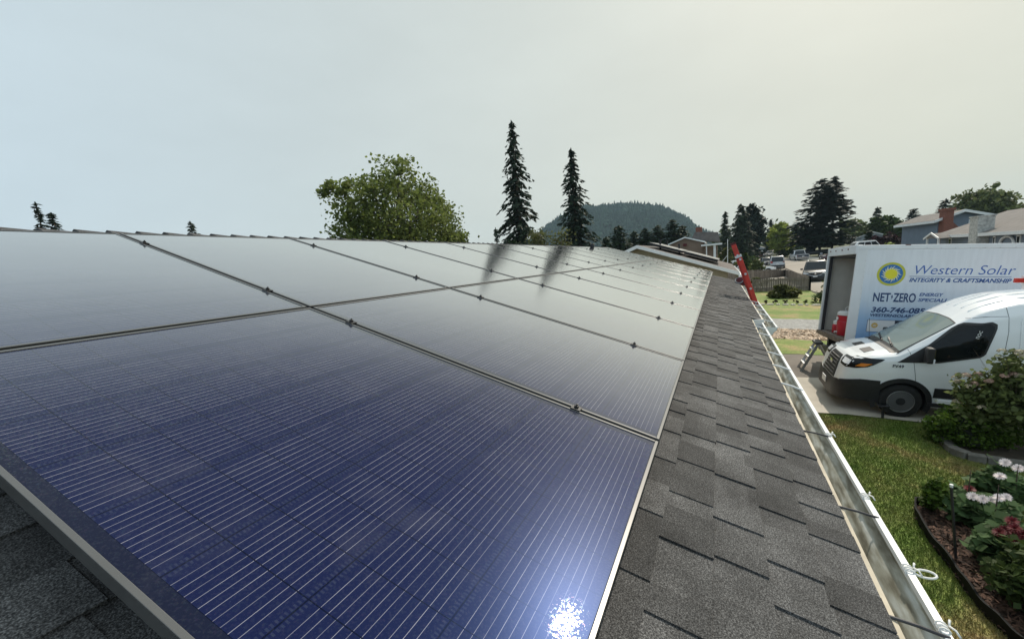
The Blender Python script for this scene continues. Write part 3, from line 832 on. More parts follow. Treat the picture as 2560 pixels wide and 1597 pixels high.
# roof ribs and ladder rack
for v in (-.55,-.28,0,.28,.55):
    b = MB(); b.tube([(u, v, vTop(u,v)+.003) for u in np.linspace(1.98,5.3,16)], .011, 6); b.build('roof_rib', M['white_paint'], van, smooth=True)
for u in (3.2, 4.6):
    b = MB(); b.box((u,-.80,2.42),(u+.06,.80,2.47))
    for s in (-1,1): b.box((u,s*.74-.02,2.26),(u+.06,s*.74+.02,2.42))
    b.build('roof_rack', M['white_trim'], van)
# plate, text, sticker
b = MB(); q = radial(0,.46)+.02; b.box((.95-q-.012,-.16,.40),(.95-q,.16,.53)); b.build('license_plate', M['white_trim'], van)
def text(body, size, loc, xdir, ydir, m, parent, sx=1.0, shear=0.0, off=0.0, name='lettering', ext=.0015, align='LEFT', spacing=1.0):
    c = bpy.data.curves.new(name, 'FONT'); c.body = body; c.size = size; c.shear = shear; c.offset = off; c.extrude = ext; c.align_x = align; c.space_character = spacing
    c.resolution_u = 4; c.materials.append(m)
    o = bpy.data.objects.new(name, c); scene.collection.objects.link(o)
    x = Vector(xdir).normalized(); y = Vector(ydir).normalized(); z = x.cross(y)
    o.matrix_local = Matrix(((x.x*sx, y.x, z.x, loc[0]),(x.y*sx, y.y, z.y, loc[1]),(x.z*sx, y.z, z.z, loc[2]),(0,0,0,1)))
    o.parent = parent; return o
def bake(o):
    # lettering becomes plain mesh
    bpy.context.view_layer.update()
    dg = bpy.context.evaluated_depsgraph_get()
    me = bpy.data.meshes.new_from_object(o.evaluated_get(dg)); nm = o.name.split('.')[0]
    q = bpy.data.objects.new(nm, me); scene.collection.objects.link(q); q.parent = o.parent; q.matrix_local = o.matrix_local.copy()
    bpy.data.objects.remove(o); return q
bpy.context.view_layer.update()
M['ink_dark'] = mat('dark_print', (.015,.02,.035), var=.05)
bake(text('FV49', .075, (.905,-1.004,1.005), (1,0,0), (0,0,1), M['ink_dark'], van, off=.002, spacing=1.1))
bake(text('noc', .10, (2.02,-vW(2.02,1.6)-.018,1.60), (.25,0,1), (-1,-.0,.25), M['white_trim'], van, name='window_sticker'))
# seat backs and wheel seen through the glass are left dark; roof beacon of the vehicle behind
# ------------------------------------------------------------------ box truck
def bframe(o, yaw, pitch, roll):
    a, bb, c = R(yaw), R(pitch), R(roll)
    U = Vector((math.sin(a), -math.cos(a), 0)); W = Vector((math.cos(a), math.sin(a), 0)); Z = Vector((0,0,1))
    U2 = U*math.cos(bb) - Z*math.sin(bb); H = Z*math.cos(bb) + U*math.sin(bb)
    W2 = W*math.cos(c) - H*math.sin(c); H2 = H*math.cos(c) + W*math.sin(c)
    return Matrix(((U2.x,W2.x,H2.x,o[0]),(U2.y,W2.y,H2.y,o[1]),(U2.z,W2.z,H2.z,o[2]),(0,0,0,1)))
TM = bframe((13.0,-3.109,-1.845), 3.8, 5, 2)
TM.translation = TM @ Vector((-.13,0,0))
truck = thing('box_truck', 'white box truck with blue solar company lettering and an open rear door', 'truck', M=TM)
TL, TW, TH = 4.7, 2.25, 2.30
b = MB()
b.box((.06,.03,-.06),(TL,TW-.03,0)); b.box((TL-.04,.03,0),(TL,TW-.03,TH-.02))
b.box((.05,.012,TH-.03),(TL,TW-.012,TH))
b.build('box_body', M['truck_white'], truck)
b = MB(); b.box((.08,TW-.05,0),(TL-.04,TW-.03,TH-.03))
for u in np.arange(.5,4.6,.6): b.box((u,TW-.054,0),(u+.012,TW-.05,TH-.03))
for h in (.55,1.15,1.75): b.box((.08,TW-.053,h),(TL-.05,TW-.0495,h+.012))
b.build('inner_wall', M['plywood'], truck)
def mk_wrap():
    m, nt, N, L, bb = nodes('truck_graphic')
    t = N.new("ShaderNodeTexCoord"); sp = N.new("ShaderNodeSeparateXYZ"); L.new(t.outputs['Object'], sp.inputs[0])
    cr = N.new("ShaderNodeValToRGB"); E = cr.color_ramp.elements
    mr = N.new("ShaderNodeMapRange"); mr.inputs[1].default_value = 0; mr.inputs[2].default_value = 2.3
    nz = N.new("ShaderNodeTexNoise"); nz.inputs['Scale'].default_value = 1.3; nz.inputs['Detail'].default_value = 6
    mp = N.new("ShaderNodeMapping"); mp.inputs['Scale'].default_value = (1,1,2.2); L.new(t.outputs['Object'], mp.inputs[0]); L.new(mp.outputs[0], nz.inputs['Vector'])
    ad = N.new("ShaderNodeMath"); ad.operation = 'MULTIPLY_ADD'; ad.inputs[1].default_value = .55; L.new(nz.outputs[0], ad.inputs[0]); L.new(sp.outputs[2], ad.inputs[2])
    sb = N.new("ShaderNodeMath"); sb.operation = 'SUBTRACT'; sb.inputs[1].default_value = .27; L.new(ad.outputs[0], sb.inputs[0])
    L.new(sb.outputs[0], mr.inputs[0])
    E[0].position = 0; E[0].color = (.17,.34,.62,1); E[1].position = .75; E[1].color = (.72,.75,.78,1)
    x = E.new(.25); x.color = (.36,.52,.72,1); x = E.new(.45); x.color = (.58,.67,.76,1)
    L.new(mr.outputs[0], cr.inputs[0])
    g1_ = N.new("ShaderNodeTexNoise"); g1_.inputs['Scale'].default_value = 3; g1_.inputs['Detail'].default_value = 8; mp2 = N.new("ShaderNodeMapping"); mp2.inputs['Scale'].default_value = (5,1,.6); L.new(t.outputs['Object'], mp2.inputs[0]); L.new(mp2.outputs[0], g1_.inputs['Vector'])
    gr2 = N.new("ShaderNodeMapRange"); gr2.inputs[1].default_value = .35; gr2.inputs[2].default_value = .6; gr2.inputs[3].default_value = .94; gr2.inputs[4].default_value = 1.0; L.new(g1_.outputs[0], gr2.inputs[0])
    gs = N.new("ShaderNodeVectorMath"); gs.operation = 'SCALE'; L.new(cr.outputs[0], gs.inputs[0]); L.new(gr2.outputs[0], gs.inputs['Scale']); L.new(gs.outputs[0], bb.inputs['Base Color']); bb.inputs['Roughness'].default_value = .4
    return m
b = MB(); b.box((.20,-.004,.0),(TL-.02,.022,TH-.10))
sp_ = b.build('side_panel', mk_wrap(), truck)
b = MB(); b.box((.0,-.012,-.03),(.205,.05,TH-.10)); b.box((.0,-.014,TH-.10),(TL,.04,TH+.004))
b.build('corner_post', M['truck_white'], truck, bevel=.012)
b = MB()
for h in np.arange(.12,2.15,.13): b.lathe([(.010,.0),(.008,-.005)], (.19,-.011,h), 6, 'y')
for u in np.arange(.3,4.6,.25): b.lathe([(.010,.0),(.008,-.005)], (u,-.013,TH-.085), 6, 'y')
b.build('rivets', M['aluminium'], truck)
b = MB(); b.box((-.02,TW-.10,-.06),(.12,TW,TH)); b.box((-.02,0,TH-.20),(.10,TW,TH+.012)); b.box((.02,.06,-.05),(.30,.09,TH-.2))
b.build('rear_frame', M['truck_white'], truck, bevel=.008)
b = MB(); b.box((.02,TW-.17,0),(.09,TW-.115,TH-.2)); b.box((.10,.1,TH-.26),(.9,TW-.1,TH-.205)); b.build('door_track', M['dark_metal'], truck)
for y in (.55, 1.0, 1.5, 1.95):
    b = MB(); b.lathe([(.02,0),(.02,-.012)], (0,0,0), 10, 'x'); o = b.build('marker_light', mat('rusty_lamp', (.16,.05,.03), var=.4) if 'rusty' not in M else M['rusty'], truck); M['rusty'] = o.data.materials[0]; o.location = (-.022, y, TH-.07)
b = MB(); b.box((.9,-.016,TH-.012),(1.0,-.0,TH+.006)); b.build('rust_patch', M['rusty'], truck)
b = MB(); b.box((-.05,.0,-.11),(.06,TW,-.005)); b.box((.06,.06,.001),(TL-.06,TW-.06,.006)); b.build('deck', mat('worn_deck', (.17,.13,.10), rough=.8, var=.4, scale=5, stretch=(8,1,1)), truck)
b = MB(); b.box((.1,.55,-.42),(6.2,.68,-.12)); b.box((.1,TW-.68,-.42),(6.2,TW-.55,-.12)); b.box((.0,.2,-.55),(.10,TW-.2,-.38)); b.box((.6,.5,-.6),(1.3,TW-.5,-.2))
b.build('chassis', M['dark_metal'], truck)
b = MB()
for y in (.12, TW-.42): b.box((1.0,y,-.62),(1.02,y+.30,-.15))
b.build('mud_flap', M['rubber'], truck)
def wheel_at(parent, u, y0, z, rad, wid, s, rm, rr=.6, n=28):
    tb = MB(); prof = [(rad*.62,0),(rad*.9,-.004),(rad,.03),(rad,wid-.03),(rad*.9,wid),(rad*.62,wid)]
    tb.lathe([(r_, -s*z_) for r_, z_ in prof], (u, y0, z), n, 'y')
    ty = tb.build('wheel', M['rubber'], parent, smooth=True)
    rb = MB(); rb.lathe([(rad*.66,.004*s),(rad*.60,.0),(rad*.56,-.03*s),(rad*.3,-.02*s),(rad*.16,-.002*s),(.001,-.001*s)], (u, y0, z), n, 'y')
    if n > 20:
        for k in range(5):
            a = 2*math.pi*k/5; rb.bar((u+rad*.14*math.cos(a), y0-.006*s, z+rad*.14*math.sin(a)), (u+rad*.6*math.cos(a), y0-.004*s, z+rad*.6*math.sin(a)), .05, .02, (0,1,0))
    rb.build('rim', rm, ty, smooth=True); return ty
for u in (1.55, 5.6):
    for s, y in ((-1,.06),(1,TW-.06)): wheel_at(truck, u, y, -.60, .37, .24, s, M['steel_rim'])
# cab
b = MB()
cabp = [(4.75,-.55),(4.75,1.35),(5.0,1.42),(5.35,1.35),(5.95,.62),(6.75,.42),(6.85,.1),(6.85,-.5)]
b.prism(cabp, .12, TW-.12); b.build('cab', M['white_paint'], truck, bevel=.04)
for s, y in ((-1,.115),(1,TW-.115)):
    b = MB(); b.prism([(4.95,.60),(5.0,1.18),(5.32,1.18),(5.80,.60)], y-.006, y+.006); b.build('window', M['dark_glass'], truck)
b = MB(); b.add([(5.42,.25,1.30),(5.42,TW-.25,1.30),(5.94,TW-.25,.66),(5.94,.25,.66)], [(0,1,2,3)]); b.v = [(x+.012,y,z+.012) for x,y,z in b.v]; b.build('windshield', M['dark_glass'], truck)
for y in (.2, TW-.5):
    b = MB(); b.box((6.845,y,.0),(6.87,y+.3,.2)); b.build('headlight', M['lamp_glass'], truck)
# lettering: position (u,h) measured on the panel
M['ink_blue'] = mat('blue_print', (.055,.135,.40), var=.04); M['ink_navy'] = mat('navy_print', (.020,.055,.155), var=.04); M['ink_int'] = mat('mid_blue_print', (.045,.11,.30), var=.04)
M['sun_yellow'] = mat('sun_yellow', (.72,.66,.03), var=.04); M['olive'] = mat('olive_ring', (.50,.50,.05), var=.05); M['sun_blue'] = mat('emblem_blue', (.03,.16,.42), var=.05)
def tx(body, u, h, capheight, width, m, shear=0.0, off=0.0, sp=1.0):
    o = text(body, 1.0, (u, -.0065, h), (1,0,0), (0,0,1), m, truck, shear=shear, off=off, spacing=sp)
    bpy.context.view_layer.update()
    cap = .73; sz = capheight/cap; o.data.size = sz; o.data.offset = off; o.data.extrude = .0015
    bpy.context.view_layer.update()
    w0 = o.dimensions.x / max(1e-6, o.scale.x)
    k = width/ max(w0, 1e-3)
    mw = o.matrix_local.copy(); mw.col[0] = Vector((k,0,0,0)); o.matrix_local = mw
    return bake(o)
tx('Western Solar', 1.105, 1.63, .215, 1.73, M['ink_blue'], .22, -.002)
tx('INTEGRITY & CRAFTSMANSHIP', 1.07, 1.455, .092, 1.77, M['ink_int'], .25, .0035)
tx('NET', .433, .985, .21, .33, M['ink_navy'], .0, .006)
tx('ZERO', .832, .985, .21, .42, M['ink_navy'], .0, .006)
tx('ENERGY', 1.30, 1.13, .075, .435, M['ink_int'], .2, .0025)
tx('SPECIALI', 1.29, 1.005, .075, .52, M['ink_int'], .2, .0025)
tx('360-746-085', .43, .725, .125, 1.02, M['ink_navy'], .18, .005)
tx('WESTERNSOLARIN', .424, .62, .068, .90, M['ink_navy'], .18, .0025)
tx('REC', .645, .352, .10, .23, M['ink_navy'], 0, .0)
b = MB(); b.box((1.07,-.007,1.575),(2.83,-.004,1.585)); b.build('rule_line', M['ink_int'], truck)
b = MB(); b.prism([(.795,1.14),(.815,1.14),(.808,1.10),(.826,1.10),(.79,1.03),(.80,1.082),(.784,1.082)], -.007, -.004); b.build('lightning_bolt', M['ink_navy'], truck)
b = MB(); b.box((.397,-.0065,.245),(.935,-.004,.54)); bx_ = b.build('badge_frame', M['ink_navy'], truck)
b = MB(); b.box((.405,-.009,.253),(.930,-.0065,.532)); b.build('badge_field', M['truck_white'], bx_)
b = MB(); b.box((.935,-.0065,.255),(1.5,-.004,.54)); b.build('black_badge', M['ink_dark'], truck)
b = MB(); b.lathe([(.062,0),(.062,-.003)], (.548,-.009,.405), 24, 'y'); rc_ = b.build('badge_dot', mat('gold_dot', (.55,.36,.05), var=.1), truck)
b = MB()
for k in (-1,0,1): b.bar((.548+.02*k,-.0125,.375),(.548+.03*k,-.0125,.43), .012, .002, (0,1,0))
b.build('badge_rays', M['truck_white'], rc_)
EC = (.717, 1.628)
for rad, yy, m, nm in ((.272,-.0045,M['olive'],'emblem_ring'),(.222,-.0065,M['sun_blue'],'emblem_disc'),(.115,-.0105,M['sun_yellow'],'emblem_sun')):
    b = MB(); b.lathe([(rad,0),(rad,-.002)], (EC[0],yy,EC[1]), 48, 'y'); b.build(nm, m, truck)
b = MB()
for k in range(18):
    a0 = 2*math.pi*k/18; L2 = .20 if k % 2 == 0 else .175
    prev = None; q = []
    for t in np.linspace(0,1,7):
        rr = .10+(L2-.10)*t; aa = a0 + .10*math.sin(t*5.2); w2 = .021*(1-t)**.8
        q.append((EC[0]+rr*math.cos(aa)-w2*math.sin(aa), EC[1]+rr*math.sin(aa)+w2*math.cos(aa), EC[0]+rr*math.cos(aa)+w2*math.sin(aa), EC[1]+rr*math.sin(aa)-w2*math.cos(aa)))
    b.loft([[(x[0],-.0092,x[1]),(x[2],-.0092,x[3])] for x in q], False)
b.build('emblem_rays', mat('pale_yellow', (.74,.73,.42), var=.03), truck)
# load in the open rear
def tw(u, w, h): return TM @ Vector((u, w, h))
rotT = TM.to_3x3().to_4x4()
def tplace(u, w, h): m_ = rotT.copy(); m_.translation = tw(u, w, h); return m_
ck = thing('drink_cooler', 'large red drink cooler with white lid on the open truck deck', 'cooler', M=tplace(.30,.98,.006) @ Matrix.Scale(1.22, 4))
b = MB(); b.lathe([(.155,0),(.17,.03),(.185,.30),(.18,.31)], n=24); b.build('tub', M['red_plastic'], ck, smooth=True)
b = MB(); b.lathe([(.185,.315),(.19,.43),(.17,.44)], n=24); b.build('shoulder', M['red_plastic'], ck, smooth=True)
b = MB(); b.lathe([(.195,.442),(.195,.50),(.15,.525)], n=24); b.build('lid', M['white_trim'], ck, smooth=True)
b = MB(); b.box((-.20,-.05,.34),(-.186,.05,.40)); b.build('sticker', M['white_trim'], ck)
b = MB(); b.lathe([(.02,0),(.02,-.05)], (-.17,0,.07), 10, 'x'); b.build('tap', M['white_trim'], ck)
b = MB(); b.tube([(0,-.2,.40),(0,-.22,.58),(0,0,.64),(0,.22,.58),(0,.2,.40)], .008, 6); b.build('handle', M['white_trim'], ck)
c2 = thing('water_jug', 'small red water jug with white cap beside the large cooler', 'jug', M=tplace(.26,1.50,.006) @ Matrix.Scale(1.2, 4))
b = MB(); b.lathe([(.10,0),(.115,.02),(.115,.18),(.10,.20)], n=20); b.build('tub', M['red_plastic'], c2, smooth=True)
b = MB(); b.lathe([(.10,.20),(.105,.27),(.06,.30)], n=20); b.build('lid', M['white_trim'], c2, smooth=True)
bl = thing('tool_bag', 'black tool bag lying behind the red cooler in the truck', 'bag', M=tplace(.9,.75,.006))
b = MB(); b.lathe([(.30,0),(.34,.12),(.31,.36),(.2,.50),(.02,.55)], n=18); b.build('bag_body', M['black_plastic'], bl, smooth=True)
# aluminium step ladder behind the truck
p0 = tw(-.28, .75, -.93)
sl_ = thing('step_ladder', 'small aluminium step ladder standing at the open back of the truck', 'ladder', M=Matrix.Translation((p0.x, p0.y, g(p0.x, p0.y)+.0)) @ Matrix.Rotation(R(90), 4, 'Z'))
for s in (-1,1):
    b = MB(); b.bar((.42,s*.24,0),(.04,s*.18,.74),.03,.06); b.build('front_rail', M['aluminium'], sl_)
    b = MB(); b.bar((-.34,s*.24,0),(.0,s*.18,.72),.025,.03); b.build('back_rail', M['aluminium'], sl_)
for k in range(3):
    t = .28+.25*k; b = MB(); b.box((.42-.38*t-.05,-.235+.05*t,.74*t-.012),(.42-.38*t+.05,.235-.05*t,.74*t+.012)); b.build('step', M['aluminium'], sl_)
b = MB(); b.box((-.06,-.23,.73),(.12,.23,.79)); b.build('top_cap', M['black_plastic'], sl_, bevel=.015)
# red beacon rack of a vehicle at the frame edge, on the truck side of the van roof
rb_ = thing('ladder_bundle', 'red ladder end with white clamp lying on the roof rack of the van', 'ladder', M=VM @ Matrix.Translation((3.05,.30,2.475)))
b = MB()
for s in (0,.36): b.box((.0,s,.0),(2.9,s+.07,.085))
b.build('rail', M['red_fibre'], rb_, bevel=.008)
b = MB()
for u in np.arange(.2,2.8,.3): b.tube([(u,.07,.045),(u,.36,.045)], .014, 6)
b.build('rung', M['aluminium'], rb_)
b = MB(); b.box((.12,-.03,.09),(.32,.46,.13)); b.build('clamp', M['white_trim'], rb_)
# ------------------------------------------------------------------ red extension ladder on the eave
XL = 9.7
def ly(px, py, x=XL): return onx(px, py, x)
ptop = ly(1836, 607); pbot = ly(1917, 836)
dl = (ptop - Vector((XL, -2.35, g(XL,-2.35))))
pe = ly(1884, 742)
ddir = (ptop - pe).normalized()
foot = ptop + ddir*((g(XL, -1.6)-.02-ptop.z)/ddir.z)
lad = thing('extension_ladder', 'tall red fibreglass extension ladder leaning against the far eave', 'ladder', loc=foot)
Ltot = (ptop-foot).length
ang = math.atan2(ddir.y, ddir.z)
lad.rotation_euler = (-ang, 0, 0)
for x in (0, .42):
    b = MB(); b.box((x-.018,-.04,.02),(x+.018,.04,Ltot*.93)); b.build('base_rail', M['red_fibre'], lad, bevel=.006)
for x in (.04, .38):
    b = MB(); b.box((x-.016,-.02,Ltot*.25),(x+.016,.062,Ltot)); b.build('fly_rail', M['red_fibre'], lad, bevel=.006)
b = MB(); 
for z in np.arange(.3, Ltot*.92, .305): b.tube([(0,0,z),(.42,0,z)], .016, 6); b.lathe([(.024,-.020),(.020,-.026)], (0,0,z), 8, 'x')
b.build('base_rungs', M['aluminium'], lad)
b = MB()
for z in np.arange(Ltot*.27, Ltot-.05, .305): b.tube([(.04,.02,z),(.38,.02,z)], .016, 6); b.lathe([(.024,.022),(.020,.016)], (0,.02,z), 8, 'x')
b.build('fly_rungs', M['aluminium'], lad)
b = MB(); b.box((-.022,-.045,Ltot*.918),(.442,.067,Ltot*.93)); b.build('guide_bracket', M['aluminium'], lad)
b = MB(); b.box((.02,-.025,Ltot-.03),(.062,.067,Ltot+.01)); b.box((.36,-.025,Ltot-.03),(.40,.067,Ltot+.01)); b.build('end_cap', M['maroon_cloth'], lad)
pb = onx(1853, 702, 14.3)
bag = thing('harness_bag', 'maroon and grey harness bag lying on the shingles by the red ladder', 'bag', loc=(14.3, pb.y, pb.z-.08))
b = MB(); b.lathe([(.10,-.06),(.14,0),(.13,.12),(.07,.19),(.01,.2)], n=14); b.build('pouch', M['maroon_cloth'], bag, smooth=True)
b = MB(); b.tube([(-.08+.12*math.cos(a),.06+.10*math.sin(a),.10+.07*math.cos(a)) for a in np.linspace(0,6.28,14)], .018, 6); b.build('strap', M['grey_cloth'], bag, smooth=True)
# ------------------------------------------------------------------ vegetation builders
L_ = {}
L_['maple'] = leafmat('maple_leaf', (.13,.18,.04), col2=(.22,.26,.07), trans=.45)
L_['spruce'] = leafmat('spruce_needle', (.030,.050,.030), isl=.4, trans=.15)
L_['fir'] = leafmat('fir_needle', (.016,.028,.018), isl=.4, trans=.08)
L_['olive'] = leafmat('olive_leaf', (.105,.115,.04), isl=.4, trans=.4)
L_['green'] = leafmat('green_leaf', (.055,.085,.025), isl=.4)
L_['lime'] = leafmat('lime_leaf', (.26,.31,.06), isl=.35, trans=.4)
L_['willow'] = leafmat('willow_leaf', (.13,.155,.055), isl=.3)
L_['plum'] = leafmat('plum_leaf', (.032,.014,.018), isl=.4)
L_['cedar'] = leafmat('cedar_needle', (.045,.062,.035), isl=.4, trans=.12)
L_['thuja'] = leafmat('thuja_spray', (.026,.05,.020), isl=.4, trans=.1)
L_['box'] = leafmat('boxwood_leaf', (.075,.13,.02), isl=.45, trans=.4)
L_['hydr'] = leafmat('shrub_leaf', (.15,.185,.07), isl=.45, trans=.5)
L_['dahl'] = leafmat('dahlia_leaf', (.115,.19,.08), isl=.35, trans=.5)
L_['hill'] = mat('hill_needle', (.030,.052,.036), rough=1.0, var=.3, scale=.02, isl=.35, spec=0.0)
def quads(name, P, Nn, U, W, H, m, parent=None, bend=None):
    """many small leaves: centre P, in-plane axes U and V, half sizes W,H; pointed leaf of 4 verts"""
    P = np.asarray(P, float); U = np.asarray(U, float); V = np.cross(Nn, U)
    U /= np.linalg.norm(U, axis=1, keepdims=True)+1e-9; V /= np.linalg.norm(V, axis=1, keepdims=True)+1e-9
    W = np.broadcast_to(np.asarray(W, float).reshape(-1,1), (len(P),1)); H = np.broadcast_to(np.asarray(H, float).reshape(-1,1), (len(P),1))
    vs = np.stack([P-U*H, P-U*H*.1+V*W, P+U*H, P-U*H*.1-V*W], 1).reshape(-1,3)
    n = len(P); me = bpy.data.meshes.new(name)
    me.vertices.add(4*n); me.vertices.foreach_set('co', vs.ravel())
    me.loops.add(4*n); me.loops.foreach_set('vertex_index', np.arange(4*n))
    me.polygons.add(n); me.polygons.foreach_set('loop_start', np.arange(n)*4)
    me.update(calc_edges=True); me.materials.append(m)
    o = bpy.data.objects.new(name, me); scene.collection.objects.link(o)
    if parent is not None: o.parent = parent
    return o
def rdir(n, r=rng):
    v = r.normal(size=(n,3)); return v/np.linalg.norm(v, axis=1, keepdims=True)
def foliage(name, lobes, n, size, m, parent, shell=.55, clump=26, csize=.16, up=.3):
    """leaf clumps spread through ellipsoid lobes: (cx,cy,cz,rx,ry,rz)"""
    lobes = np.asarray(lobes, float); vol = (lobes[:,3]*lobes[:,4]*lobes[:,5])**.55; pr = vol/vol.sum()
    nc = max(3, n//clump)
    li = rng.choice(len(lobes), nc, p=pr)
    d = rdir(nc); rad = (shell + (1-shell)*rng.random(nc))**1.0
    rad *= 1+.12*rng.normal(size=nc)
    C = lobes[li,:3] + d*rad[:,None]*lobes[li,3:]
    cs = csize*lobes[li,3:].mean(1)
    ci = rng.integers(0, nc, n)
    P = C[ci] + rng.normal(size=(n,3))*cs[ci][:,None]*np.array([1,1,.7])
    Nn = rdir(n); Nn[:,2] = np.abs(Nn[:,2])+up; Nn /= np.linalg.norm(Nn,axis=1,keepdims=True)
    U = np.cross(Nn, rdir(n)); s = size*rng.uniform(.6,1.35,n)
    return quads(name, P, Nn, U, s*.5, s*.62, m, parent)
def limbs(name, H, r0, parent, ends, m=None, top=.85, lean=(0,0)):
    b = MB(); b.tube([(lean[0]*t*H*.0, 0, t*H*top) if t else (0,0,-.3) for t in np.linspace(0,1,7)], [r0*(1-.75*t) for t in np.linspace(0,1,7)], 8)
    for (x,y,z) in ends:
        z0 = z*random.uniform(.35,.6); P = [Vector((0,0,z0)), Vector((x*.45,y*.45,z0+(z-z0)*.45)), Vector((x*.92,y*.92,z*.97))]
        rr = r0*(1-.75*z0/(H*top))*.5; b.tube(P, [rr, rr*.6, rr*.15], 5)
    return b.build(name, m or M['bark'], parent, smooth='all', fix=False)
def place(px, pyt, D, pym=None):
    """base on the ground under pixel column, height so that the top is at pyt"""
    pm = pym or (pyt+620)/2
    q = at(px, pm, D); zb = g(q.x, q.y); top = at(px, pyt, D).z
    return Vector((q.x, q.y, zb)), top-zb
def broad(name, label, cat, px, pyt, D, hw_px, lobes, n, leaf, key, group=None, crown0=.25, clump=26, csize=.16, pym=None, limbn=14, shell=.5):
    base, H = place(px, pyt, D, pym); t = thing(name, label, cat, loc=base, group=group)
    w = hw_px*D/F
    Ls = [(x*w, y*w, z*H, rx*w, ry*w, rz*H) for x,y,z,rx,ry,rz in lobes]
    foliage('crown', Ls, n, leaf, L_[key], t, clump=clump, csize=csize, shell=shell)
    ends = [(l[0]+random.uniform(-.6,.6)*l[3], l[1]+random.uniform(-.6,.6)*l[4], l[2]+random.uniform(-.3,.6)*l[5]) for l in random.choices(Ls, k=limbn)]
    limbs('trunk', H, max(.05,.022*H), t, ends)
    return t
ROUND = [(0,0,.62,.75,.75,.36),(-.55,.1,.5,.42,.42,.28),(.55,-.1,.5,.42,.42,.27),(.1,.3,.8,.45,.45,.2),(-.2,-.35,.7,.4,.4,.25)]
BUSH = [(0,0,.5,.8,.8,.45),(-.6,.1,.35,.38,.4,.33),(.6,-.1,.38,.4,.4,.34),(.15,.2,.72,.4,.4,.28)]
def conifer(name, label, px, pyt, D, hw_px, key, whorls=30, per=6, spray=.4, droop=.35, power=.85, low=.06, jag=.35, cat='conifer tree', group=None, pym=None, dens=1.0, round_=0.0, base=None, H=None, up=.0):
    if base is None: base, H = place(px, pyt, D, pym)
    t = thing(name, label, cat, loc=base, group=group); w = hw_px*D/F
    P, Nn, U, S = [], [], [], []
    tb = MB(); tb.tube([(0,0,-.3),(0,0,H*.5),(0,0,H*.985)], [.017*H,.010*H,.002*H], 7)
    for i in range(whorls):
        f = (i+random.random()*.7)/whorls; z = H*(low+(1-low)*f)
        env = (1-f)**power if round_ == 0 else max(.03, math.sqrt(max(0,1-f**round_)))
        for k in range(per):
            az = random.random()*6.283; Lb = w*env*random.uniform(1-jag,1+jag*.55)
            if f > .97: Lb *= .5
            dv = np.array([math.cos(az), math.sin(az), 0]); ns = max(2, int(Lb/(spray*.45)*dens))
            for j in range(ns):
                q = (j+.6)/ns; p = dv*Lb*q; dz = up*Lb*q - droop*Lb*q**1.6 + (.10*Lb*q**4 if droop > .2 else 0)
                p = np.array([p[0], p[1], z+dz]) + rng.normal(size=3)*spray*.16
                for s_ in range(3):
                    side = np.array([-dv[1], dv[0], 0])*random.uniform(-1,1)
                    u = dv*random.uniform(.35,1) + side*.9 + np.array([0,0,-random.uniform(.2,1.1)*(droop+.15)])
                    P.append(p + u*spray*.25); U.append(u); n_ = np.array([random.gauss(0,.4), random.gauss(0,.4), 1]); Nn.append(n_); S.append(spray*random.uniform(.6,1.25)*(1-.35*f))
            if Lb > .8: tb.tube([(0,0,z),(dv[0]*Lb*.8, dv[1]*Lb*.8, z+up*Lb*.8-droop*Lb*.7)], [.004*H*(1-f)+.006, .004], 4, False)
    for z in np.linspace(.93*H, H*1.0, 10):
        for k in range(3): P.append((0,0,z)); U.append((random.gauss(0,.5),random.gauss(0,.5),.8)); Nn.append((random.gauss(0,1),random.gauss(0,1),.3)); S.append(spray*.45)
    S = np.array(S); quads('crown', P, np.array(Nn)/np.linalg.norm(Nn,axis=1,keepdims=True), U, S*.30, S*.72, L_[key], t)
    tb.build('trunk', M['bark'], t, smooth='all', fix=False)
    return t
# ------------------------------------------------------------------ trees, left to right
conifer('conifer_tree', 'small ragged conifer top above the ridge at the far left', 103, 508, 42, 27, 'spruce', 26, 5, .5, .25, jag=.6, low=.45)
conifer('conifer_tree', 'short bushy conifer top right beside the ragged one at far left', 140, 534, 41, 34, 'spruce', 24, 7, .5, .2, low=.5, power=.6)
conifer('conifer_tree', 'tiny thin conifer tip poking over the ridge left of the maple', 482, 555, 45, 34, 'cedar', 22, 5, .45, .25, jag=.6, low=.6)
broad('maple_tree', 'large round green maple tree rising behind the roof ridge', 'maple tree', 1000, 405, 38, 222,
      [(-.05,0,.89,.24,.3,.10),(-.42,0,.80,.28,.3,.10),(-.72,0,.75,.22,.3,.08),(-.90,0,.76,.12,.2,.05),(.32,0,.83,.24,.3,.09),(.60,0,.74,.22,.25,.085),(.80,0,.63,.20,.25,.08),(1.0,0,.53,.18,.2,.06),(.86,0,.50,.25,.25,.07),(0,0,.68,.50,.5,.13),(-.5,0,.62,.36,.4,.10),(.45,0,.58,.36,.35,.11),(-.80,0,.60,.17,.25,.06),(-.65,0,.5,.3,.3,.08),(0,0,.48,.75,.5,.10),(.1,0,.97,.10,.12,.045)],
      19000, .23, 'maple', csize=.21, clump=38, limbn=70, shell=.55)
conifer('conifer_tree', 'very small distant conifer between the maple and the tall spruces', 1241, 570, 70, 14, 'spruce', 22, 5, .5, .3, low=.3)
conifer('spruce_tree', 'tallest dark spruce with a long leaning narrow top', 1292, 312, 46, 66, 'spruce', 48, 7, .58, .58, power=.80, jag=.85, low=.2, cat='spruce tree', group='tall spruces behind the ridge', dens=1.1)
conifer('spruce_tree', 'second tall dark spruce, shorter, right of the tallest', 1435, 378, 47, 60, 'spruce', 46, 7, .58, .52, power=.76, jag=.8, low=.2, cat='spruce tree', group='tall spruces behind the ridge', dens=1.1)
broad('shrub', 'olive brown shrub between the two tall spruces', 'shrub', 1350, 553, 36, 42, BUSH, 3500, .16, 'olive', csize=.2)
